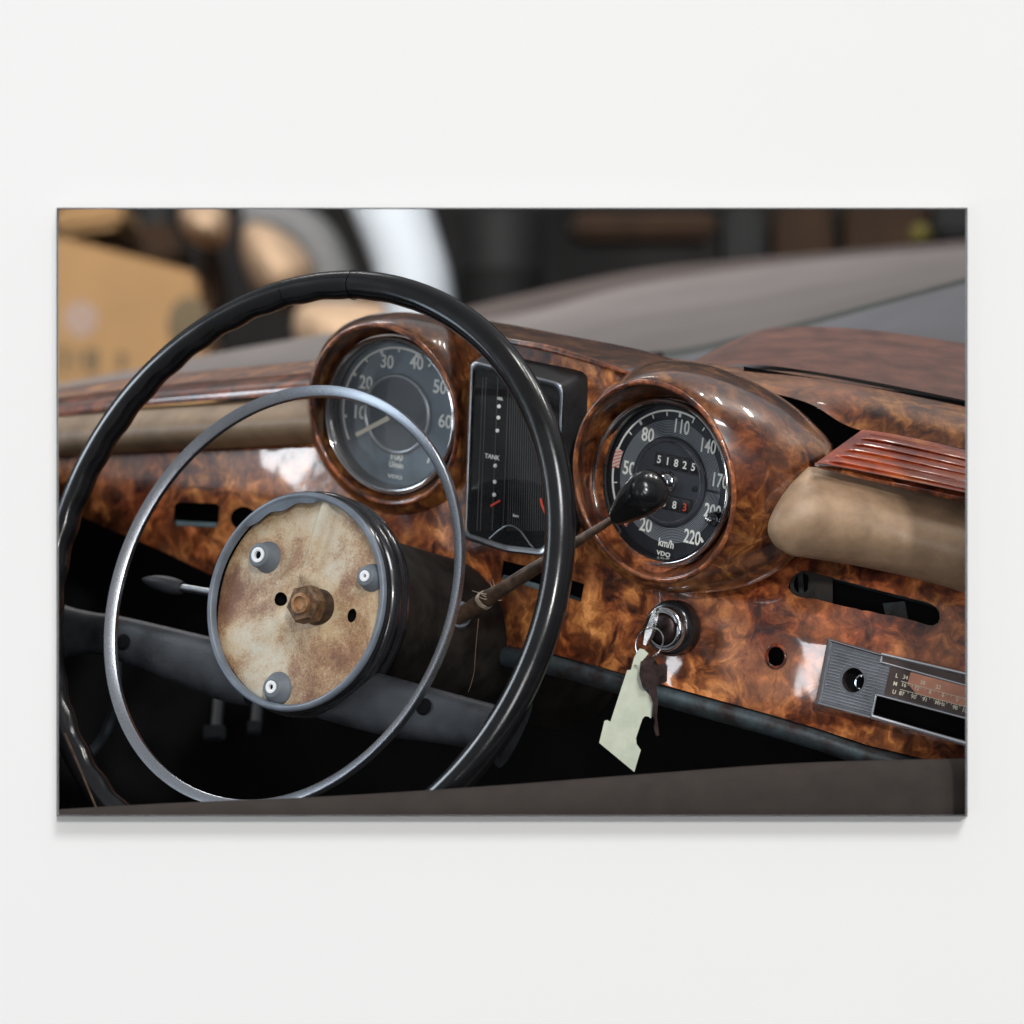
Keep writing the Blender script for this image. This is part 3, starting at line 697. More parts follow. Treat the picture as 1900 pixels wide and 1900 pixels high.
# ------------------------------------------------ left gauge
bzl = Frame(721.7, 771, 2.22, -.64, -.138, .16); RBL = .0622
tg = gauge('rev_counter', lipL, RLL, bzl, RBL, .013, hoodL, 'round gauge with numbers 10 to 70 behind dusty glass with a painted bluish haze')
tl = bzl.moved(-.012)
bm = bmesh.new(); revolve(bm, bzl, [(RBL-.0035, -.002), (RBL-.0055, -.0035), (RBL-.006, -.0115)], 128); obj('sleeve', bm, M['black'], tg)
hazed_dial = simple('blue grey dial face', (.13, .175, .22), .4, var=.2, vscale=30)  # lightened and blued to carry the reflection in the glass
bm = bmesh.new(); revolve(bm, tl, [(RBL-.0058, 0), (.033, 0), (.001, 0)], 120, caplast=True); obj('dial_face', bm, hazed_dial, tg)
bm = bmesh.new(); revolve(bm, tl, [(.0322, 0), (.0322, .0016), (.0310, .0028), (.0292, .0024), (.0285, .0014)], 110); obj('centre_ring', bm, M['silver'], tg, ang=60)
bm = bmesh.new(); revolve(bm, tl, [(.0287, .0015), (.0005, .0015)], 96, caplast=True); obj('centre_plate', bm, M['dial_in'], tg)
for s, x, y in (('10', 666, 766), ('20', 679, 711), ('30', 718, 672), ('40', 773, 674), ('50', 816, 719), ('60', 826, 783), ('70', 803, 850)):
    bm = bmesh.new(); text(bm, s, tl, x, y, .0004, .0104, .86); obj('numeral', bm, M['white'], tg)
for s, x, y, h_, w_ in (('100', 735, 848, .0054, 1.1), ('U/min', 735, 863, .0048, .8), ('VDO', 733, 885, .0028, 1.6)):
    bm = bmesh.new(); text(bm, s, tl, x, y, .0004, h_, w_); obj('dial_lettering', bm, M['white'], tg)
a0, _ = localang(tl, 648, 815); a1, _ = localang(tl, 785, 650)
if a0 < 0: a0 += 360
bm = bmesh.new(); arc_band(bm, tl, .0515, .0532, a0, a1, .0002, .0006, 100)
for px, py in ((707, 648), (778, 648), (657, 693), (640, 772)):
    a, _ = localang(tl, px, py); tick(bm, tl, .0492, .052, a, .0026, .0006)
for px, py in ((680, 668), (741, 642), (801, 672)):
    a, _ = localang(tl, px, py); tick(bm, tl, .049, .052, a, .0014, .0006)
obj('scale_marks', bm, M['white'], tg)
bm = bmesh.new(); tip = tl.at(661, 807, .004); c0 = tl.pt(0, 0, .004); s_ = (tip-c0).cross(tl.n).normalized()
p = [c0+s_*.0019, c0-s_*.0019, tip-s_*.0016, tip+s_*.0016]; vr = loft(bm, [p, [q+tl.n*.0006 for q in p]], closed=True); cap(bm, vr[0]); cap(bm, vr[1]); obj('pointer', bm, M['ivory'], tg)
bm = bmesh.new(); revolve(bm, tl, [(.0062, .001), (.0062, .005), (.005, .0068), (.001, .0075)], 32, caplast=True); obj('pointer_boss', bm, M['chrome'], tg, ang=60)
bm = bmesh.new(); revolve(bm, bzl, [(RBL-.0036, -.0022), (RBL*.75, -.0013), (RBL*.5, -.0006), (RBL*.25, -.0002), (.0008, 0)], 96, caplast=True); obj('glass', bm, M['glass_hazy'], tg, ang=80)

# ------------------------------------------------ centre instrument block
def rr(c, rad, n=6):              # round the corners of a px quad
    out = []; m = len(c)
    for i in range(m):
        p0, p1, p2 = Vector(c[i-1]), Vector(c[i]), Vector(c[(i+1) % m])
        r = rad[i] if isinstance(rad, (list, tuple)) else rad
        a = p1+(p0-p1).normalized()*r; b = p1+(p2-p1).normalized()*r
        for k in range(n+1):
            t = k/n; q = a*(1-t)**2+p1*2*t*(1-t)+b*t*t; out.append((q.x, q.y))
    return out
cf = Frame(955, 850, D(955)-.032, -.62, -.05, .18)
front = rr([(873, 668), (1046, 712), (1034, 1000), (1008, 1032), (940, 1024), (861, 1000)], [16, 18, 8, 10, 6, 10])
basep = rr([(900, 650), (1094, 690), (1090, 960), (1060, 1020), (960, 1010), (880, 985)], [16, 18, 8, 10, 6, 10])
def scalep(pts, s, cx=955, cy=850): return [(cx+(x-cx)*s, cy+(y-cy)*s) for x, y in pts]
bm = bmesh.new()
loft(bm, [[cf.at(x, y, -.001) for x, y in scalep(front, .97)], [cf.at(x, y, -.0015) for x, y in front], [P(x, y, D(x)+.002) for x, y in basep]], closed=True)
ci = obj('instrument_block', bm, M['housing'], dash, ang=25, label='upright black instrument block with a silver frame between the two round gauges')
fp = [cf.at(x, y, 0) for x, y in front]
bm = bmesh.new(); inner = scalep(front, .925)
loft(bm, [[cf.at(x, y, -.003) for x, y in scalep(front, 1.002)], [cf.at(x, y, .0015) for x, y in front], [cf.at(x, y, .0026) for x, y in scalep(front, .985)], [cf.at(x, y, .0022) for x, y in scalep(front, .955)], [cf.at(x, y, -.0008) for x, y in inner]], closed=True)
obj('silver_frame', bm, M['silver'], ci, ang=50)
bm = bmesh.new()
vs = [bm.verts.new(cf.at(x, y, -.0045)) for x, y in scalep(front, .94)]; bm.faces.new(vs)
loft(bm, [[cf.at(x, y, -.0008) for x, y in inner], [cf.at(x, y, -.0045) for x, y in scalep(front, .93)]], closed=True)
obj('instrument_face', bm, M['slot'], ci)
bm = bmesh.new()
for i in range(17):
    x = 948+i*4.2; tube(bm, [cf.at(x-1, 735+i*.4, -.004), cf.at(x-6, 985, -.004)], .00035, 4)
for x in (893, 899, 921, 941): tube(bm, [cf.at(x+3, 700, -.004), cf.at(x-8, 985, -.004)], .0004, 4)
obj('face_grooves', bm, M['housing'], ci)
for (x, y) in ((926, 754), (925, 775), (923, 799), (919, 864), (918, 894), (917, 918)):
    bm = bmesh.new(); fd = cf.centred(cf.at(x, y, -.0042)); revolve(bm, fd, [(.0016, 0), (.0014, .0006), (.0003, .0008)], 14, caplast=True); obj('white_dot', bm, M['white'], ci)
for q in (('TANK', 913, 848, .0034, 1), ('OEL', 928, 740, .0020, 1), ('km', 957, 957, .0020, 1.4)):
    bm = bmesh.new(); text(bm, q[0], cf, q[1], q[2], -.003, q[3], q[4]); obj('gauge_lettering', bm, M['white'], ci)
for q in ([(911, 939), (928, 929)], [(1003, 925), (1006, 938), (1012, 952)]):
    bm = bmesh.new(); tube(bm, [cf.at(x, y, -.003) for x, y in q], .0009, 6); obj('red_pointer', bm, M['red'], ci)
bm = bmesh.new(); a = [cf.at(x, y, -.002) for x, y in catmull([(908, 1000), (925, 985), (945, 975), (965, 985), (980, 1005), (992, 1020)], 20)]; tube(bm, a, .0007, 6); obj('wire', bm, M['silver'], ci)
bm = bmesh.new(); vs = [bm.verts.new(cf.at(x, y, -.0002)) for x, y in inner]; bm.faces.new(vs); obj('cover_glass', bm, M['glass_dark'], ci)

# ------------------------------------------------ binnacle top
strip([[(700, 582, 2.36), (800, 583, 2.32), (915, 597, 2.28), (1050, 622, 2.22), (1200, 652, 2.17), (1310, 690, 2.12)],
       [(720, 584, 2.30), (810, 590, 2.26), (930, 610, 2.22), (1065, 638, 2.17), (1195, 668, 2.12), (1300, 700, 2.09)],
       [(745, 590, D(745)-.002), (832, 606, D(832)-.002), (950, 634, D(950)-.002), (1080, 662, D(1080)-.002), (1172, 692, D(1172)-.002), (1230, 715, D(1230)-.002)]],
      M['burl_hood'], 'binnacle_top', dash, sub=6)
bm = bmesh.new(); tube(bm, [P(x, y, D(x)-.003) for x, y in catmull([(905, 622), (950, 634), (1010, 645), (1080, 664), (1172, 694)], 30)], [.0012+.0016*math.sin(PI*i/29) for i in range(30)], 10)
obj('binnacle_edge', bm, M['burl_lip'], dash)
# ------------------------------------------------ right tan pad
def padrow(s):                    # s 0 top .. 1 bottom
    return s
tp = [(1500, 866), (1560, 872), (1650, 900), (1793, 932), (1870, 948)]
bt = [(1466, 1031), (1530, 1040), (1600, 1052), (1700, 1074), (1793, 1101), (1870, 1124)]
tpc = catmull(tp, 60); btc = catmull(bt, 60)
endc = catmull([(1500, 866), (1462, 905), (1436, 945), (1424, 980), (1436, 1010), (1466, 1031)], 21)
bm = bmesh.new(); rows = []
for i in range(21):
    s = i/20; th = PI*s; row = []
    for j in range(60):
        u = j/59; x = tpc[j][0]*(1-s)+btc[j][0]*s; y = tpc[j][1]*(1-s)+btc[j][1]*s
        w = max(0, 1-u/.22)**2
        x0 = tpc[0][0]*(1-s)+btc[0][0]*s; y0 = tpc[0][1]*(1-s)+btc[0][1]*s
        x += (endc[i][0]-x0)*w; y += (endc[i][1]-y0)*w
        e = .45+.55*math.sqrt(max(0, 1-max(0, 1-u/.16)**2)); f = (math.sin(th)**.7)*e+.25*(1-min(1, u/.16))
        yb = D(x)+.035*(1-s)**1.0+.018*s
        row.append(P(x, y, yb-.040*f-.056*(1-u)**2.2))
    rows.append(row)
rows = [[q_[0]*(1+.03/q_[0].y)]+q_ for q_ in rows]
rows = [[p*(1+.02/p.y) for p in rows[0]]]+rows+[[p*(1+.02/p.y) for p in rows[-1]]]
loft(bm, rows); obj('padded_roll', bm, M['tan'], dash, ang=80, label='smooth tan padded roll at the right, below the red ribbed trim')
# left tan pad
L1 = [(-120, 794), (60, 774), (250, 757), (430, 745), (600, 733)]; L2 = [(-120, 868), (60, 852), (250, 840), (430, 831), (600, 822)]
a, b = catmull(L1, 40), catmull(L2, 40); bm = bmesh.new(); rows = []
for i in range(13):
    s = i/12; rows.append([P(p[0]*(1-s)+q[0]*s, p[1]*(1-s)+q[1]*s, D(p[0])+.03-.045*math.sin(PI*min(1, s*.92+.04))**.7-.02*s) for p, q in zip(a, b)])
loft(bm, rows); obj('padded_roll', bm, M['tan_left'], dash, ang=80, label='tan padded roll at the far left, seen behind the steering wheel rim')
# left trim strips
def Dl(px, o): return D(px)+o
strip([[(x, y, Dl(x, .13)) for x, y in ((-120, 752), (60, 728), (250, 700), (420, 684), (620, 665))], [(x, y, Dl(x, .05)) for x, y in ((-120, 772), (60, 748), (250, 722), (420, 706), (620, 690))]], M['burl_top'], 'dash_top', dash, sub=3)
strip([[(x, y, Dl(x, .05)) for x, y in ((-120, 768), (60, 744), (250, 720), (420, 704), (620, 688))], [(x, y, Dl(x, .015)) for x, y in ((-120, 784), (60, 760), (250, 737), (420, 722), (620, 706))],
       [(x, y, Dl(x, .010)) for x, y in ((-120, 799), (60, 779), (250, 755), (420, 741), (620, 727))]], M['burl_left'], 'wood_trim', dash, sub=3)
# right dash top: dusty lid, lower strip
def Dr(x, o): return D(x)+o
strip([[(1290, 668, Dr(1290, .30)), (1370, 628, Dr(1370, .32)), (1450, 607, Dr(1450, .33)), (1620, 613, Dr(1620, .33)), (1860, 648, Dr(1860, .33))],
       [(1285, 672, Dr(1290, .22)), (1370, 655, Dr(1370, .22)), (1470, 655, Dr(1450, .22)), (1620, 665, Dr(1620, .22)), (1860, 705, Dr(1860, .22))],
       [(1280, 680, Dr(1290, .15)), (1400, 677, Dr(1400, .15)), (1500, 688, Dr(1500, .15)), (1650, 714, Dr(1650, .15)), (1860, 757, Dr(1860, .15))]], M['lid'], 'dash_lid', dash, sub=5)
strip([[(1240, 664, Dr(1240, .15)), (1400, 684, Dr(1400, .145)), (1500, 694, Dr(1500, .145)), (1650, 722, Dr(1650, .145)), (1860, 768, Dr(1860, .145))],
       [(1250, 680, Dr(1250, .10)), (1400, 706, Dr(1400, .10)), (1500, 724, Dr(1500, .10)), (1650, 752, Dr(1650, .10)), (1860, 800, Dr(1860, .10))],
       [(1280, 700, Dr(1280, .085)), (1400, 722, Dr(1400, .085)), (1500, 748, Dr(1500, .085)), (1562, 785, Dr(1560, .085)), (1612, 802, Dr(1610, .085)), (1700, 815, Dr(1700, .085)), (1860, 848, Dr(1860, .085))]], M['burl_top'], 'dash_rail', dash, sub=5)
bm = bmesh.new()
loft(bm, [[P(1380, 680, 2.17), P(1880, 760, 2.12)], [P(1380, 960, 2.17), P(1880, 1000, 2.12)]]); obj('hollow_shade', bm, M['slot'], dash)  # black sheet painted as the shade of the hollow
# ribbed red trim
ta = catmull([(1600, 797), (1650, 804), (1720, 818), (1793, 835), (1870, 852)], 50); tb = catmull([(1515, 858), (1570, 868), (1650, 884), (1793, 914), (1870, 931)], 50)
bm = bmesh.new(); rows = []; NR = 73
for i in range(NR):
    s = i/(NR-1); row = []
    for j in range(50):
        u = j/49; x = ta[j][0]*(1-s)+tb[j][0]*s; y = ta[j][1]*(1-s)+tb[j][1]*s
        inset = min(1, max(0, (u-.07+.04*s)/.03)) if .08 < s < .93 else 0
        rib = abs(math.sin(PI*(s-.08)/.85*5.0))**.5*.0062 if .08 < s < .93 else .0015
        row.append(P(x, y, D(x)+.080*(1-s)-.004*s+.002-.050*(1-u)**2.2-(rib*inset+.0015*(1-inset))))
    rows.append(row)
loft(bm, rows); obj('ribbed_trim', bm, M['redwood'], dash, ang=70, label='glossy red ribbed wood trim above the right tan pad')
strip([[(1513, 858, D(1513)-.041), (1570, 868, D(1570)-.026), (1650, 884, D(1650)-.004), (1793, 914, D(1793)+.004), (1870, 931, D(1870)+.004)],
       [(1512, 864, D(1513)-.046), (1570, 876, D(1570)-.034), (1650, 893, D(1650)-.012), (1793, 924, D(1793)-.006), (1870, 941, D(1870)-.006)],
       [(1520, 869, D(1513)-.043), (1570, 882, D(1570)-.031), (1650, 901, D(1650)-.010), (1793, 934, D(1793)-.003), (1870, 951, D(1870)-.003)]], M['burl_lip'], 'trim_edge', dash, sub=4)
# lower metal rail
e = [(900, 1192), (1033, 1218), (1155, 1253), (1225, 1272), (1420, 1326), (1505, 1351), (1611, 1386), (1727, 1414), (1860, 1450)]
bm = bmesh.new(); ec = catmull(e, 70); rows = []
for i in range(11):
    th = PI*.95*i/10; rows.append([P(x, y-2+40*(1-math.cos(th))/2, D(x)+.012-.012*math.sin(th)) for x, y in ec])
loft(bm, rows); obj('lower_rail', bm, M['rail'], dash, ang=80)
# ignition lock
fl = Frame(1250, 1165, D(1250)-.0, -.72, -.05, .2)
bm = bmesh.new(); revolve(bm, fl, [(.0205, -.004), (.0205, .004), (.0195, .008), (.017, .0105)], 48, caplast=True); lk = obj('ignition_lock', bm, M['black'], dash, ang=60)
fl2 = fl.moved(.0105)
bm = bmesh.new(); revolve(bm, fl2, [(.0165, -.001), (.0165, .003), (.0150, .0048), (.0120, .0045), (.0112, .001)], 48); obj('chrome_collar', bm, M['chrome'], lk, ang=60)
bm = bmesh.new(); revolve(bm, fl2, [(.0112, .0), (.0112, .003), (.0098, .0055), (.0050, .0062)], 40, caplast=True); obj('lock_barrel', bm, M['keymetal'], lk, ang=60)
bm = bmesh.new(); tube(bm, [P(1256, 1098, D(1256)-.001), P(1254, 1122, D(1254)-.001)], .0009, 8); obj('lock_pin', bm, M['rod'], lk)
# radio
fr_ = Frame(1660, 1285, D(1660)-.006, -.36, .02, .262)
bodyp = [(1537, 1184), (1621, 1208), (1636, 1212), (1870, 1268), (1870, 1408), (1616, 1334), (1513, 1306)]
openp = [(1626, 1290), (1860, 1352), (1860, 1393), (1618, 1327)]
kh = ell(1583, 1262, 20.5, 23, 28, .1)
bm = bmesh.new(); panel(bm, bodyp, [kh, openp], lambda x, y: fr_.at(x, y, 0), thick=.006, grid=30)
rd = obj('radio', bm, M['faceplate'], dash, ang=20, label='silver radio faceplate with a round knob hole and an empty slot')
bm = bmesh.new(); i_ = 0
for k in range(20):
    y = 1202+k*5.6; x0 = 1546-(y-1202)*.22; x1 = 1650 if y < 1262 else 1622
    q0 = (x0, y); 
    segs = []; N2 = 30; cur = []
    for t in range(N2+1):
        x = x0+(x1-x0)*t/N2; yy = y+(x-x0)*.262
        if yy > 1190+(x-1545)*.262 and yy < 1296+(x-1518)*.262 and not inside(x, yy, ell(1583, 1262, 24, 27, 20)) and not inside(x, yy, [(1618, 1330), (1621, 1280), (1700, 1296), (1700, 1345)]) and not (x > 1628 and yy < 1226+(x-1628)*.25): cur.append(fr_.at(x, yy, .0004))
        else:
            if len(cur) > 1: segs.append(cur)
            cur = []
    if len(cur) > 1: segs.append(cur)
    for s in segs: tube(bm, s, .00042, 5)
obj('ribbed_face', bm, M['silver'], rd)
def edge_bar(bm, pts, r, fl_=fr_, h=.0012): tube(bm, [fl_.at(x, y, h) for x, y in pts], r, 8)
bm = bmesh.new(); edge_bar(bm, [(1539, 1188), (1516, 1304)], .0014); edge_bar(bm, [(1516, 1304), (1616, 1331)], .0010); edge_bar(bm, [(1539, 1188), (1622, 1212), (1640, 1217)], .0008)
obj('bevelled_edge', bm, M['chrome'], rd)
bm = bmesh.new(); edge_bar(bm, [(1626, 1289), (1868, 1353)], .0007); edge_bar(bm, [(1626, 1289), (1618, 1327)], .0008); edge_bar(bm, [(1618, 1329), (1868, 1402)], .0017)
edge_bar(bm, [(1636, 1214), (1868, 1269)], .0014); edge_bar(bm, [(1636, 1229), (1868, 1293)], .0008); edge_bar(bm, [(1637, 1214), (1634, 1229)], .0008)
obj('chrome_strips', bm, simple('bright satin chrome', (.88, .89, .93), .28, metal=1, var=.02), rd)
bm = bmesh.new(); extruded(bm, fr_, [(1638, 1217), (1868, 1272), (1868, 1290), (1636, 1227)], .0002, .0007); obj('slider_slot', bm, M['scalebg'], rd)
bm = bmesh.new(); extruded(bm, fr_, [(1652, 1236), (1868, 1296), (1868, 1350), (1640, 1289)], .0009, .0012); sc_ = obj('tuning_scale', bm, M['scalebg'], rd)
bm = bmesh.new(); extruded(bm, fr_, [(1690, 1247), (1868, 1294), (1868, 1331), (1700, 1287), (1684, 1268)], .00125, .0014); obj('salmon_reflection', bm, simple('salmon painted reflection', (.62, .26, .16), .3, var=.12, vscale=60), sc_)  # orange-pink reflection painted as a strip over the scale
bm = bmesh.new()
for s, x, y in (('L', 1664, 1254), ('M', 1661, 1269), ('U', 1659, 1284), ('34', 1680, 1257), ('28', 1712, 1267), ('22', 1741, 1275), ('16', 1677, 1271), ('12', 1701, 1277), ('8', 1726, 1284), ('6', 1750, 1290), ('5', 1776, 1298), ('87', 1673, 1287), ('90', 1695, 1293), ('91', 1716, 1298), ('MHz', 1744, 1305), ('98', 1772, 1313), ('100', 1792, 1319)):
    text(bm, s, fr_, x, y, .0019, .0028, .95)
edge_bar(bm, [(1672, 1264), (1820, 1304)], .00022, h=.0017); edge_bar(bm, [(1670, 1279), (1820, 1319)], .00022, h=.0017)
for i in range(16): x = 1685+i*8; edge_bar(bm, [(x, 1268+(x-1685)*.27-1), (x, 1272+(x-1685)*.27)], .00018, h=.0017)
for i in range(16): x = 1685+i*8; edge_bar(bm, [(x, 1283+(x-1685)*.27-1), (x, 1287+(x-1685)*.27)], .00018, h=.0017)
obj('scale_lettering', bm, M['ivory'], sc_)
bm = bmesh.new()
fk2 = fr_.centred(fr_.at(1583, 1262, 0))
q0 = [fr_.at(x, y, 0) for x, y in kh]
loft(bm, [q0, [p-fr_.n*.012 for p in q0]], closed=True)
obj('knob_recess', bm, M['scalebg'], rd)
bm = bmesh.new(); tube(bm, [fr_.at(x, y, -.008) for x, y in ell(1598, 1266, 10, 13, 24, .15)], .0009, 6, closed=True); obj('recess_ring', bm, M['chrome'], rd)
bm = bmesh.new()
vs = [bm.verts.new(fr_.at(x, y, -.011)) for x, y in [(1555, 1225), (1615, 1235), (1615, 1300), (1555, 1290)]]; bm.faces.new(vs)
vs = [bm.verts.new(fr_.at(x, y, -.03)) for x, y in [(1600, 1260), (1880, 1330), (1880, 1430), (1600, 1350)]]; bm.faces.new(vs)
obj('recess_floor', bm, M['slot'], rd)

# ================================================================== under the dash
und = thing('footwell', 'footwell under the dashboard, its shade painted as near black', 'footwell', P(700, 1500, 2.6))
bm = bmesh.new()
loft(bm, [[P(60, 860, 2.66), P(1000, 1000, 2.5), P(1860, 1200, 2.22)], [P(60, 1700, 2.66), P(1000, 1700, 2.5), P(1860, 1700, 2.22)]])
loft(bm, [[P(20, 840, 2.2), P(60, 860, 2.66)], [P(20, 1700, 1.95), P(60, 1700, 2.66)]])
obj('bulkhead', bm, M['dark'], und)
def pedal(px, py, w, h, name, label):
    bm = bmesh.new(); f = Frame(px, py, 2.45, -.3, .5, .1)
    extruded(bm, f, rr([(px-w, py-h), (px+w, py-h), (px+w, py+h), (px-w, py+h)], 6), 0, .006, bevel=.002)
    tube(bm, [f.at(px, py, 0), P(px+10, py-120, 2.6)], .005, 8)
    tag(obj(name, bm, simple('worn bluish rubber', (.010, .015, .022), .6)), label, 'pedal', 'pedals in the footwell')
pedal(400, 1362, 20, 14, 'pedal', 'left pedal of the two dim bluish pedals under the hub')
pedal(474, 1352, 12, 12, 'pedal', 'right pedal of the two dim bluish pedals under the hub')
bm = bmesh.new(); tube(bm, [P(x, y, 2.3) for x, y in catmull([(150, 1415), (190, 1370), (212, 1310), (216, 1240), (205, 1180)], 24)], .004, 8)
tag(obj('door_pull', bm, simple('dim blue grey cord', (.03, .042, .055), .6)), 'dim curved bluish tube at the lower left under the wheel spoke', 'tube')
bm = bmesh.new(); tube(bm, [P(x, y, 2.0) for x, y in catmull([(120, 1360), (150, 1430), (185, 1515)], 16)], .0009, 6)
tag(obj('wire', bm, M['rod']), 'thin brown wire running down the lower left corner', 'wire')

# ================================================================== steering column
YH = 2.03; q = YH/1.96
hub = Frame(546.3, 1115.2, YH, -.648, .193, .1); RH = .0767*q
col = thing('steering_column', 'dark dusty steering column behind the wheel hub', 'steering column', hub.pt(0, -.08, -.2))
bm = bmesh.new()
cfm = hub.moved(-.03)
revolve(bm, cfm, [(.072, 0), (.066, -.02), (.060, -.05), (.0585, -.13), (.056, -.34)], 48); obj('column_shroud', bm, M['column'], col, ang=60)
bm = bmesh.new(); cs = P(838, 1145, 2.10)
tube(bm, [P(800, 1165, 2.16), P(838, 1147, 2.115), P(852, 1139, 2.10)], [.014, .0135, .010], 20)
obj('lever_socket', bm, M['rubber'], col)
bm = bmesh.new()
extruded(bm, Frame(790, 1110, 2.17, -.6, .2), [(768, 1085), (822, 1118), (812, 1165), (772, 1150)], -.02, 0, bevel=.002); obj('column_bracket', bm, M['housing'], col)
# shift lever
lv = thing('column_shift_lever', 'slim brown column lever with a black teardrop knob in front of the speedometer', 'gear lever', P(850, 1145, 2.10))
A, B = P(850, 1145, 2.10), P(1150, 955, 1.975)
bm = bmesh.new(); pts = [A.lerp(B, i/24) for i in range(25)]
tube(bm, pts, [.0062 if i < 6 else .0052-.0029*min(1, max(0, (i-10)/14)) for i in range(25)], 16); obj('rod', bm, M['rod'], lv)
d = (B-A).normalized(); KN = P(1222, 894, 1.94); d2 = (KN-P(1140, 962, 1.975)).normalized(); p0 = P(1140, 962, 1.975); Lk = (KN-p0).length
bm = bmesh.new(); prof = [(0, .003), (.02, .0055), (.12, .0078), (.3, .0108), (.5, .0136), (.68, .0152), (.82, .0148), (.92, .0122), (.98, .0072), (1.0, .0022)]
pp = catmull([(a*100, b*100) for a, b in prof], 30)
tube(bm, [p0+d2*(Lk*a/100) for a, b in pp], [max(.0004, b/100) for a, b in pp], 32); obj('knob', bm, M['wheel'], lv, ang=70)
# turn stalk left
st = thing('indicator_stalk', 'short chrome stalk with a grey black paddle left of the hub', 'stalk', P(400, 1100, 2.12))
bm = bmesh.new(); tube(bm, [P(420, 1104, 2.13), P(336, 1090, 2.15)], .0030, 12); obj('stem', bm, M['silver'], st)
bm = bmesh.new(); a, b = P(338, 1091, 2.15), P(264, 1075, 2.17)
tube(bm, [a.lerp(b, i/12) for i in range(13)], [.0048, .0058, .0063, .0066, .0066, .0065, .0063, .006, .0055, .0048, .0038, .0026, .001], 16); obj('paddle', bm, M['spoke'], st, ang=70)

# ================================================================== steering wheel
wh = thing('steering_wheel', 'large thin black steering wheel with a chrome horn ring and open rusty hub', 'steering wheel', hub.pt(0, -.2, 0))
rim = Frame(543.2, 1059.3, 2.03, -.58, .327, .1); RR = .2208*2.03/1.97; tr = .0108
bm = bmesh.new(); n = 220; rows = []
for i in range(n):
    a = 2*PI*i/n; row = []
    for k in range(20):
        b = 2*PI*k/20
        rt = tr; inner_ = max(0, -math.cos(b))
        rt *= 1-.16*inner_*(.5+.5*math.cos(a*44))*min(1, max(0, .45-math.cos(a)*1.2))*(1 if math.sin(b) < .6 else .3)
        r = RR-tr+rt*math.cos(b)*.98; row.append(rim.pt(r*math.cos(a), r*math.sin(a), rt*math.sin(b)))
    rows.append(row)
loft(bm, rows, closed=True, loop=True); rimo = obj('rim', bm, M['wheel'], wh, ang=80)
for px, py, wdt in ((657, 528, .0004), (533, 545, .00022)):
    a, _ = localang(rim, px, py); a = math.radians(a); bm = bmesh.new(); cc = rim.pt((RR-tr)*math.cos(a), (RR-tr)*math.sin(a)); rd_ = (cc-rim.c).normalized()
    tube(bm, [cc+rd_*(tr*.985*math.cos(2*PI*k/40))+rim.n*(tr*.985*math.sin(2*PI*k/40))+rim.u*random.uniform(-.0003, .0003) for k in range(40)], wdt, 5, closed=True)
    obj('crack', bm, M['slot'], rimo)
ring = Frame(513.8, 1101, YH-.0, -.664, .378, .1); RG = .1524*q
bm = bmesh.new(); rows = []
for i in range(200):
    a = 2*PI*i/200
    sec = [(-.0046, -.0052), (.0020, -.0052), (.0030, -.0040), (.0030, .0010), (.0024, .0018), (-.0038, -.0008), (-.0047, -.0018)]
    rows.append([ring.pt((RG-.0030+x)*math.cos(a), (RG-.0030+x)*math.sin(a), y) for x, y in sec])
loft(bm, rows, closed=True, loop=True); obj('horn_ring', bm, M['ring'], wh, ang=28)
# spokes
wp = hub.moved(-.020)
def spoke(top, bot, name):
    a, b = catmull(top, 30), catmull(bot, 30); bm = bmesh.new(); rows = []
    for (x0, y0), (x1, y1) in zip(a, b):
        p, r = wp.at(x0, y0), wp.at(x1, y1); c = (p+r)/2; h = (r-p)/2; row = []
        for k in range(20):
            t = 2*PI*k/20; row.append(c+h*(abs(math.cos(t))**.75*(1 if math.cos(t) > 0 else -1))+wp.n*(.0085*math.sin(t)))
        rows.append(row)
    vr = loft(bm, rows, closed=True); cap(bm, vr[0]); cap(bm, vr[-1]); return obj(name, bm, M['spoke'], wh, ang=60)
s1 = spoke([(84, 1085), (112, 1118), (165, 1134), (230, 1144), (385, 1180), (470, 1203)], [(84, 1240), (104, 1224), (160, 1214), (215, 1224), (385, 1292), (460, 1310)], 'spoke')
s2 = spoke([(600, 1222), (700, 1248), (800, 1275), (900, 1302), (960, 1316), (985, 1300)], [(590, 1332), (660, 1352), (730, 1368), (820, 1380), (890, 1395), (925, 1425)], 'spoke')
for (x, y), s in (((233, 1192), s1), ((790, 1312), s2)):
    bm = bmesh.new(); f = wp.centred(wp.at(x, y, .006)); revolve(bm, f, [(.0062, 0), (.0060, .0035), (.004, .0045)], 20, caplast=True); obj('ring_mount', bm, M['slot'], s, ang=60)
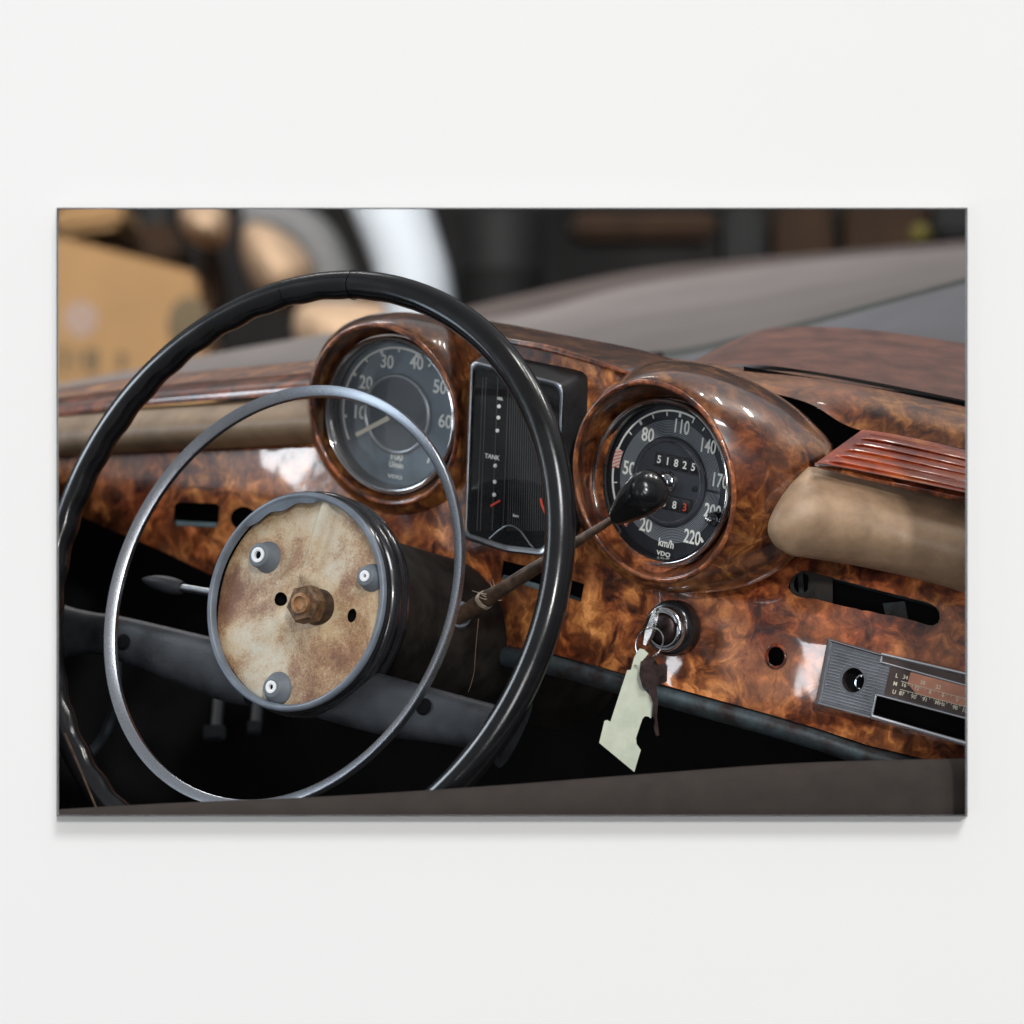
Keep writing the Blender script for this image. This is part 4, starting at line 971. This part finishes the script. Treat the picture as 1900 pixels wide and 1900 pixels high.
# hub
bm = bmesh.new()
revolve(bm, hub, [(RH-.0055, -.004), (RH-.0050, .0000), (RH-.0036, .0016), (RH-.0016, .0016), (RH-.0002, .0002), (RH-.0002, -.002), (RH-.002, -.003)], 140)
hl = obj('hub_lip', bm, M['lip_metal'], wh, ang=60)
bm = bmesh.new()
revolve(bm, hub, [(RH-.0015, -.001), (RH+.0008, -.004), (RH+.0004, -.007), (RH-.002, -.0085), (RH+.0012, -.010), (RH+.0026, -.014), (RH+.0022, -.018), (RH, -.020), (RH+.0020, -.022), (RH+.002, -.028), (RH-.003, -.036), (RH-.02, -.040)], 140)
obj('hub_shell', bm, M['black'], wh, ang=50)
bm = bmesh.new()     # peeling flap of the lip
rows = []
for i in range(26):
    t = i/25; a = math.radians(82+t*58); w = .0052*math.sin(PI*t)**.6*(1+.25*math.sin(t*17))+.0002
    rows.append([hub.pt((RH-.0045)*math.cos(a), (RH-.0045)*math.sin(a), .0012), hub.pt((RH-.0045-w)*math.cos(a), (RH-.0045-w)*math.sin(a), -.0004), hub.pt((RH-.0045-w)*math.cos(a), (RH-.0045-w)*math.sin(a), -.0012), hub.pt((RH-.0045)*math.cos(a), (RH-.0045)*math.sin(a), -.001)])
loft(bm, rows, closed=True); obj('peeling_edge', bm, M['lip_metal'], hl)
# plate with pressed ridge and holes
ph = hub.moved(-.007); RP = RH-.004
a_r, _ = localang(ph, 612, 925)
def plate_z(x, y):
    # raised rib from the centre to the top
    a = math.radians(a_r); c, s = math.cos(a), math.sin(a); al = x*c+y*s; pe = -x*s+y*c
    z = 0
    if al > 0: z += .0058*math.exp(-(pe/.0048)**4)*min(1, max(0, (al-.008)/.01))
    r = math.hypot(x, y); z += .0012*math.exp(-((r-.020)/.004)**2); z -= .0016*max(0, (r-.060)/.015)
    for da in (2.25, 4.0):
        c2, s2 = math.cos(a+da), math.sin(a+da); al = x*c2+y*s2; pe = -x*s2+y*c2
        if al > 0: z += .0026*math.exp(-(pe/(.006+al*.25))**4)*min(1, max(0, (al-.012)/.02))
    return z
bm = bmesh.new()
def fn_plate(px, py):
    q_ = ph.at(px, py)-ph.c; x, y = q_.dot(ph.u), q_.dot(ph.v); return ph.pt(x, y, plate_z(x, y))
outl = [toP(ph.pt(RP*math.cos(2*PI*i/120), RP*math.sin(2*PI*i/120))) for i in range(120)]
panel(bm, outl, [ell(522, 1112, 11, 13, 18), ell(653, 1142, 8, 13, 18, .2)], fn_plate, thick=.003, grid=4)
pl = obj('hub_plate', bm, M['rust'], wh, ang=60, label='cream painted hub plate mottled with brown rust')
bm = bmesh.new(); revolve(bm, ph, [(RP, -.008), (.001, -.008)], 40, caplast=True)
obj('plate_backing', bm, M['slot'], pl)
# nut
nt_ = ph.centred(ph.at(592, 1127, 0)); 
def hexring(f, r, h, rot=.25): return [f.pt(r*math.cos(rot+PI/3*i), r*math.sin(rot+PI/3*i), h) for i in range(6)]
bm = bmesh.new(); revolve(bm, nt_, [(.0135, 0), (.0130, .004), (.0120, .006), (.0120, .0095)], 32, caplast=True)
nb = obj('centre_boss', bm, simple('dark rusty boss', (.07, .045, .03), .5, metal=.4, var=.3, vscale=150), pl, ang=60)
bm = bmesh.new(); vr = loft(bm, [hexring(nt_, .0130, .0085), hexring(nt_, .0142, .0095), hexring(nt_, .0142, .0195), hexring(nt_, .0126, .0212)], closed=True); cap(bm, vr[0]); cap(bm, vr[-1])
obj('nut', bm, M['nut'], nb, ang=20)
bm = bmesh.new(); revolve(bm, nt_, [(.0078, .0205), (.0074, .0236), (.0050, .0242), (.0046, .0222), (.002, .0217)], 32, caplast=True)
obj('spindle_end', bm, simple('worn orange brass rust', (.36, .19, .085), .5, metal=.4, var=.3, vscale=200), nb, ang=60)
for (x, y, r0, r1, h) in ((497, 1034, .0112, .0078, .0110), (690, 1072, .0095, .0062, .008), (516, 1277, .0115, .0068, .0075)):
    f = ph.centred(ph.at(x, y, 0)); bm = bmesh.new()
    revolve(bm, f, [(r0+.0006, -.001), (r0+.0004, .0008), (r0-.0006, .0014), (r1+.0010, h), (r1, h+.0008), (r1-.002, h+.0006), (r1-.0024, h-.001)], 40, caplast=True)
    bo = obj('bushing', bm, M['rubber'], pl, ang=60)
    bm = bmesh.new(); revolve(bm, f, [(r1-.0022, h-.001), (r1-.0022, h+.0014), (r1-.0034, h+.0018), (r1-.0048, h+.0012), (r1-.005, h-.002)], 28); obj('washer', bm, M['nylon'], bo, ang=60)
    bm = bmesh.new(); revolve(bm, f, [(r1-.0046, h-.0008), (.0002, h-.0008)], 16, caplast=True); obj('washer_bore', bm, M['slot'], bo)

# ================================================================== keys
YK = 1.975
ky = thing('ignition_key', 'thin chrome key turned edge-on in the round ignition lock', 'key', P(1215, 1165, YK))
bm = bmesh.new()
fkk = Frame(1208, 1165, YK-.002, -.98, .05, .2)
bow = [(1218, 1128), (1214, 1128), (1197, 1170), (1193, 1196), (1198, 1198), (1209, 1175)]
a = [P(x, y, YK) for x, y in bow]; b_ = [P(x+6, y+1, YK+.014) for x, y in bow]
vr = loft(bm, [a, b_], closed=True); cap(bm, vr[0]); cap(bm, vr[1]); bmesh.ops.recalc_face_normals(bm, faces=bm.faces)
obj('bow', bm, M['chrome'], ky)
bm = bmesh.new(); tube(bm, [P(1212, 1150, YK+.012), fl2.pt(-.001, 0, .006)], .0018, 8); obj('blade', bm, M['keymetal'], ky)
bm = bmesh.new()
c = P(1205, 1193, YK-.002); e1 = Vector((.0092, -.004, .001)); e2 = Vector((.001, 0, .0106))
tube(bm, [c+e1*math.cos(2*PI*i/48)+e2*math.sin(2*PI*i/48) for i in range(48)], .00055, 8, closed=True)
tube(bm, [c+Vector((0, .0012, 0))+e1*math.cos(2*PI*i/48)+e2*math.sin(2*PI*i/48) for i in range(48)], .00055, 8, closed=True)
tag(obj('key_ring', bm, M['chrome']), 'small split wire ring hanging from the ignition key', 'key ring')
ft = Frame(1185, 1310, YK-.004, -.12, .06)
tagp = [(845, 648), (880, 655), (920, 690), (860, 760), (842, 860), (870, 980), (920, 1030), (980, 1105), (940, 1235), (918, 1218), (890, 1216), (868, 1240), (815, 1400), (820, 1450), (855, 1500), (800, 1685), (505, 1440), (550, 1255), (572, 1248), (600, 1262), (740, 830), (772, 826), (800, 720)]
tagp = [(1000+x*.22105, 1060+y*.22105) for x, y in tagp]
holep = ell(1179, 1239, 4.2, 6, 14)
bm = bmesh.new(); panel(bm, tagp, [holep], lambda x, y: ft.at(x, y, 0), thick=.0032, grid=15)
bk = [ft.at(x, y, -.0032) for x, y in tagp]; vs = [bm.verts.new(p) for p in bk]; bm.faces.new(vs)
tag(obj('key_tag', bm, M['green']), 'pale green plastic key tag shaped like an upside down figure one', 'key tag')
sk = thing('spare_key', 'dark brown key hanging on the ring over the pale green tag', 'key', P(1210, 1360, YK-.008))
f2 = Frame(1210, 1250, YK-.010, .25, .05)
bowp = [(1000+x*.22105, 1060+y*.22105) for x, y in [(852, 760), (940, 702), (975, 740), (1000, 785), (1060, 770), (1078, 800), (1076, 925), (1010, 950), (955, 982), (885, 975), (862, 950), (842, 870)]]
bm = bmesh.new(); panel(bm, bowp, [ell(1215, 1232, 4, 5, 12)], lambda x, y: f2.at(x, y, 0), thick=.0022, grid=15)
vs = [bm.verts.new(f2.at(x, y, -.0022)) for x, y in bowp]; bm.faces.new(vs); obj('bow', bm, M['keymetal'], sk)
bm = bmesh.new(); extruded(bm, f2, [(1204, 1272), (1216, 1270), (1220, 1300), (1218, 1330), (1222, 1364), (1217, 1366), (1212, 1350), (1215, 1338), (1209, 1325), (1211, 1305), (1206, 1290)], -.002, -.0005)
obj('blade', bm, M['keymetal'], sk)
# threads on the lever
bm = bmesh.new()
kn_ = A.lerp(B, .17)
for i in range(3):
    w_ = A.lerp(B, .165+i*.008); ax = (B-A).normalized(); o1 = ax.orthogonal().normalized(); o2 = ax.cross(o1)
    tube(bm, [w_+(o1*math.cos(2*PI*k/20)+o2*math.sin(2*PI*k/20))*.0066+ax*.001*math.sin(k) for k in range(20)], .0003, 5, closed=True)
for q_ in ([(912, 1105), (890, 1100), (876, 1096)], [(912, 1106), (900, 1112), (884, 1104)], [(912, 1104), (913, 1090), (908, 1078)], [(915, 1108), (925, 1114), (932, 1113)], [(914, 1106), (918, 1092), (914, 1075)], [(912, 1108), (898, 1106), (890, 1098)]):
    tube(bm, [P(x, y, kn_.y-.010) for x, y in catmull(q_, 8)], [.0004-.00004*k for k in range(8)], 5)
tag(obj('tied_thread', bm, M['thread']), 'frayed pale thread knotted round the lower part of the brown lever', 'thread')
bm = bmesh.new(); tube(bm, [P(x, y, 2.06) for x, y in catmull([(888, 1148), (885, 1180), (882, 1215), (880, 1245), (874, 1270), (869, 1284)], 24)], .0003, 5)
tag(obj('hanging_thread', bm, M['rod']), 'single thin thread hanging straight down below the brown lever', 'thread')

# ================================================================== brown edging at the bottom
bm = bmesh.new(); rows = []
top = catmull([(40, 1506), (300, 1491), (600, 1478), (900, 1459), (1200, 1436), (1500, 1415), (1860, 1406)], 60)
for i in range(15):
    th = -.5+i/14*(PI/2+.5)
    rows.append([P(x, y, 1.880)+Vector((0, -.014*math.sin(max(th, -1))-0, -.020*(1-math.cos(th)) if th > 0 else -.020*(1-math.cos(th)))) for x, y in top])
rows.append([p+Vector((0, 0, -.08)) for p in rows[-1]])
loft(bm, rows)
tag(obj('door_top', bm, M['sill'], ang=80), 'soft dark brown door top edge running along the bottom of the view', 'door edge')
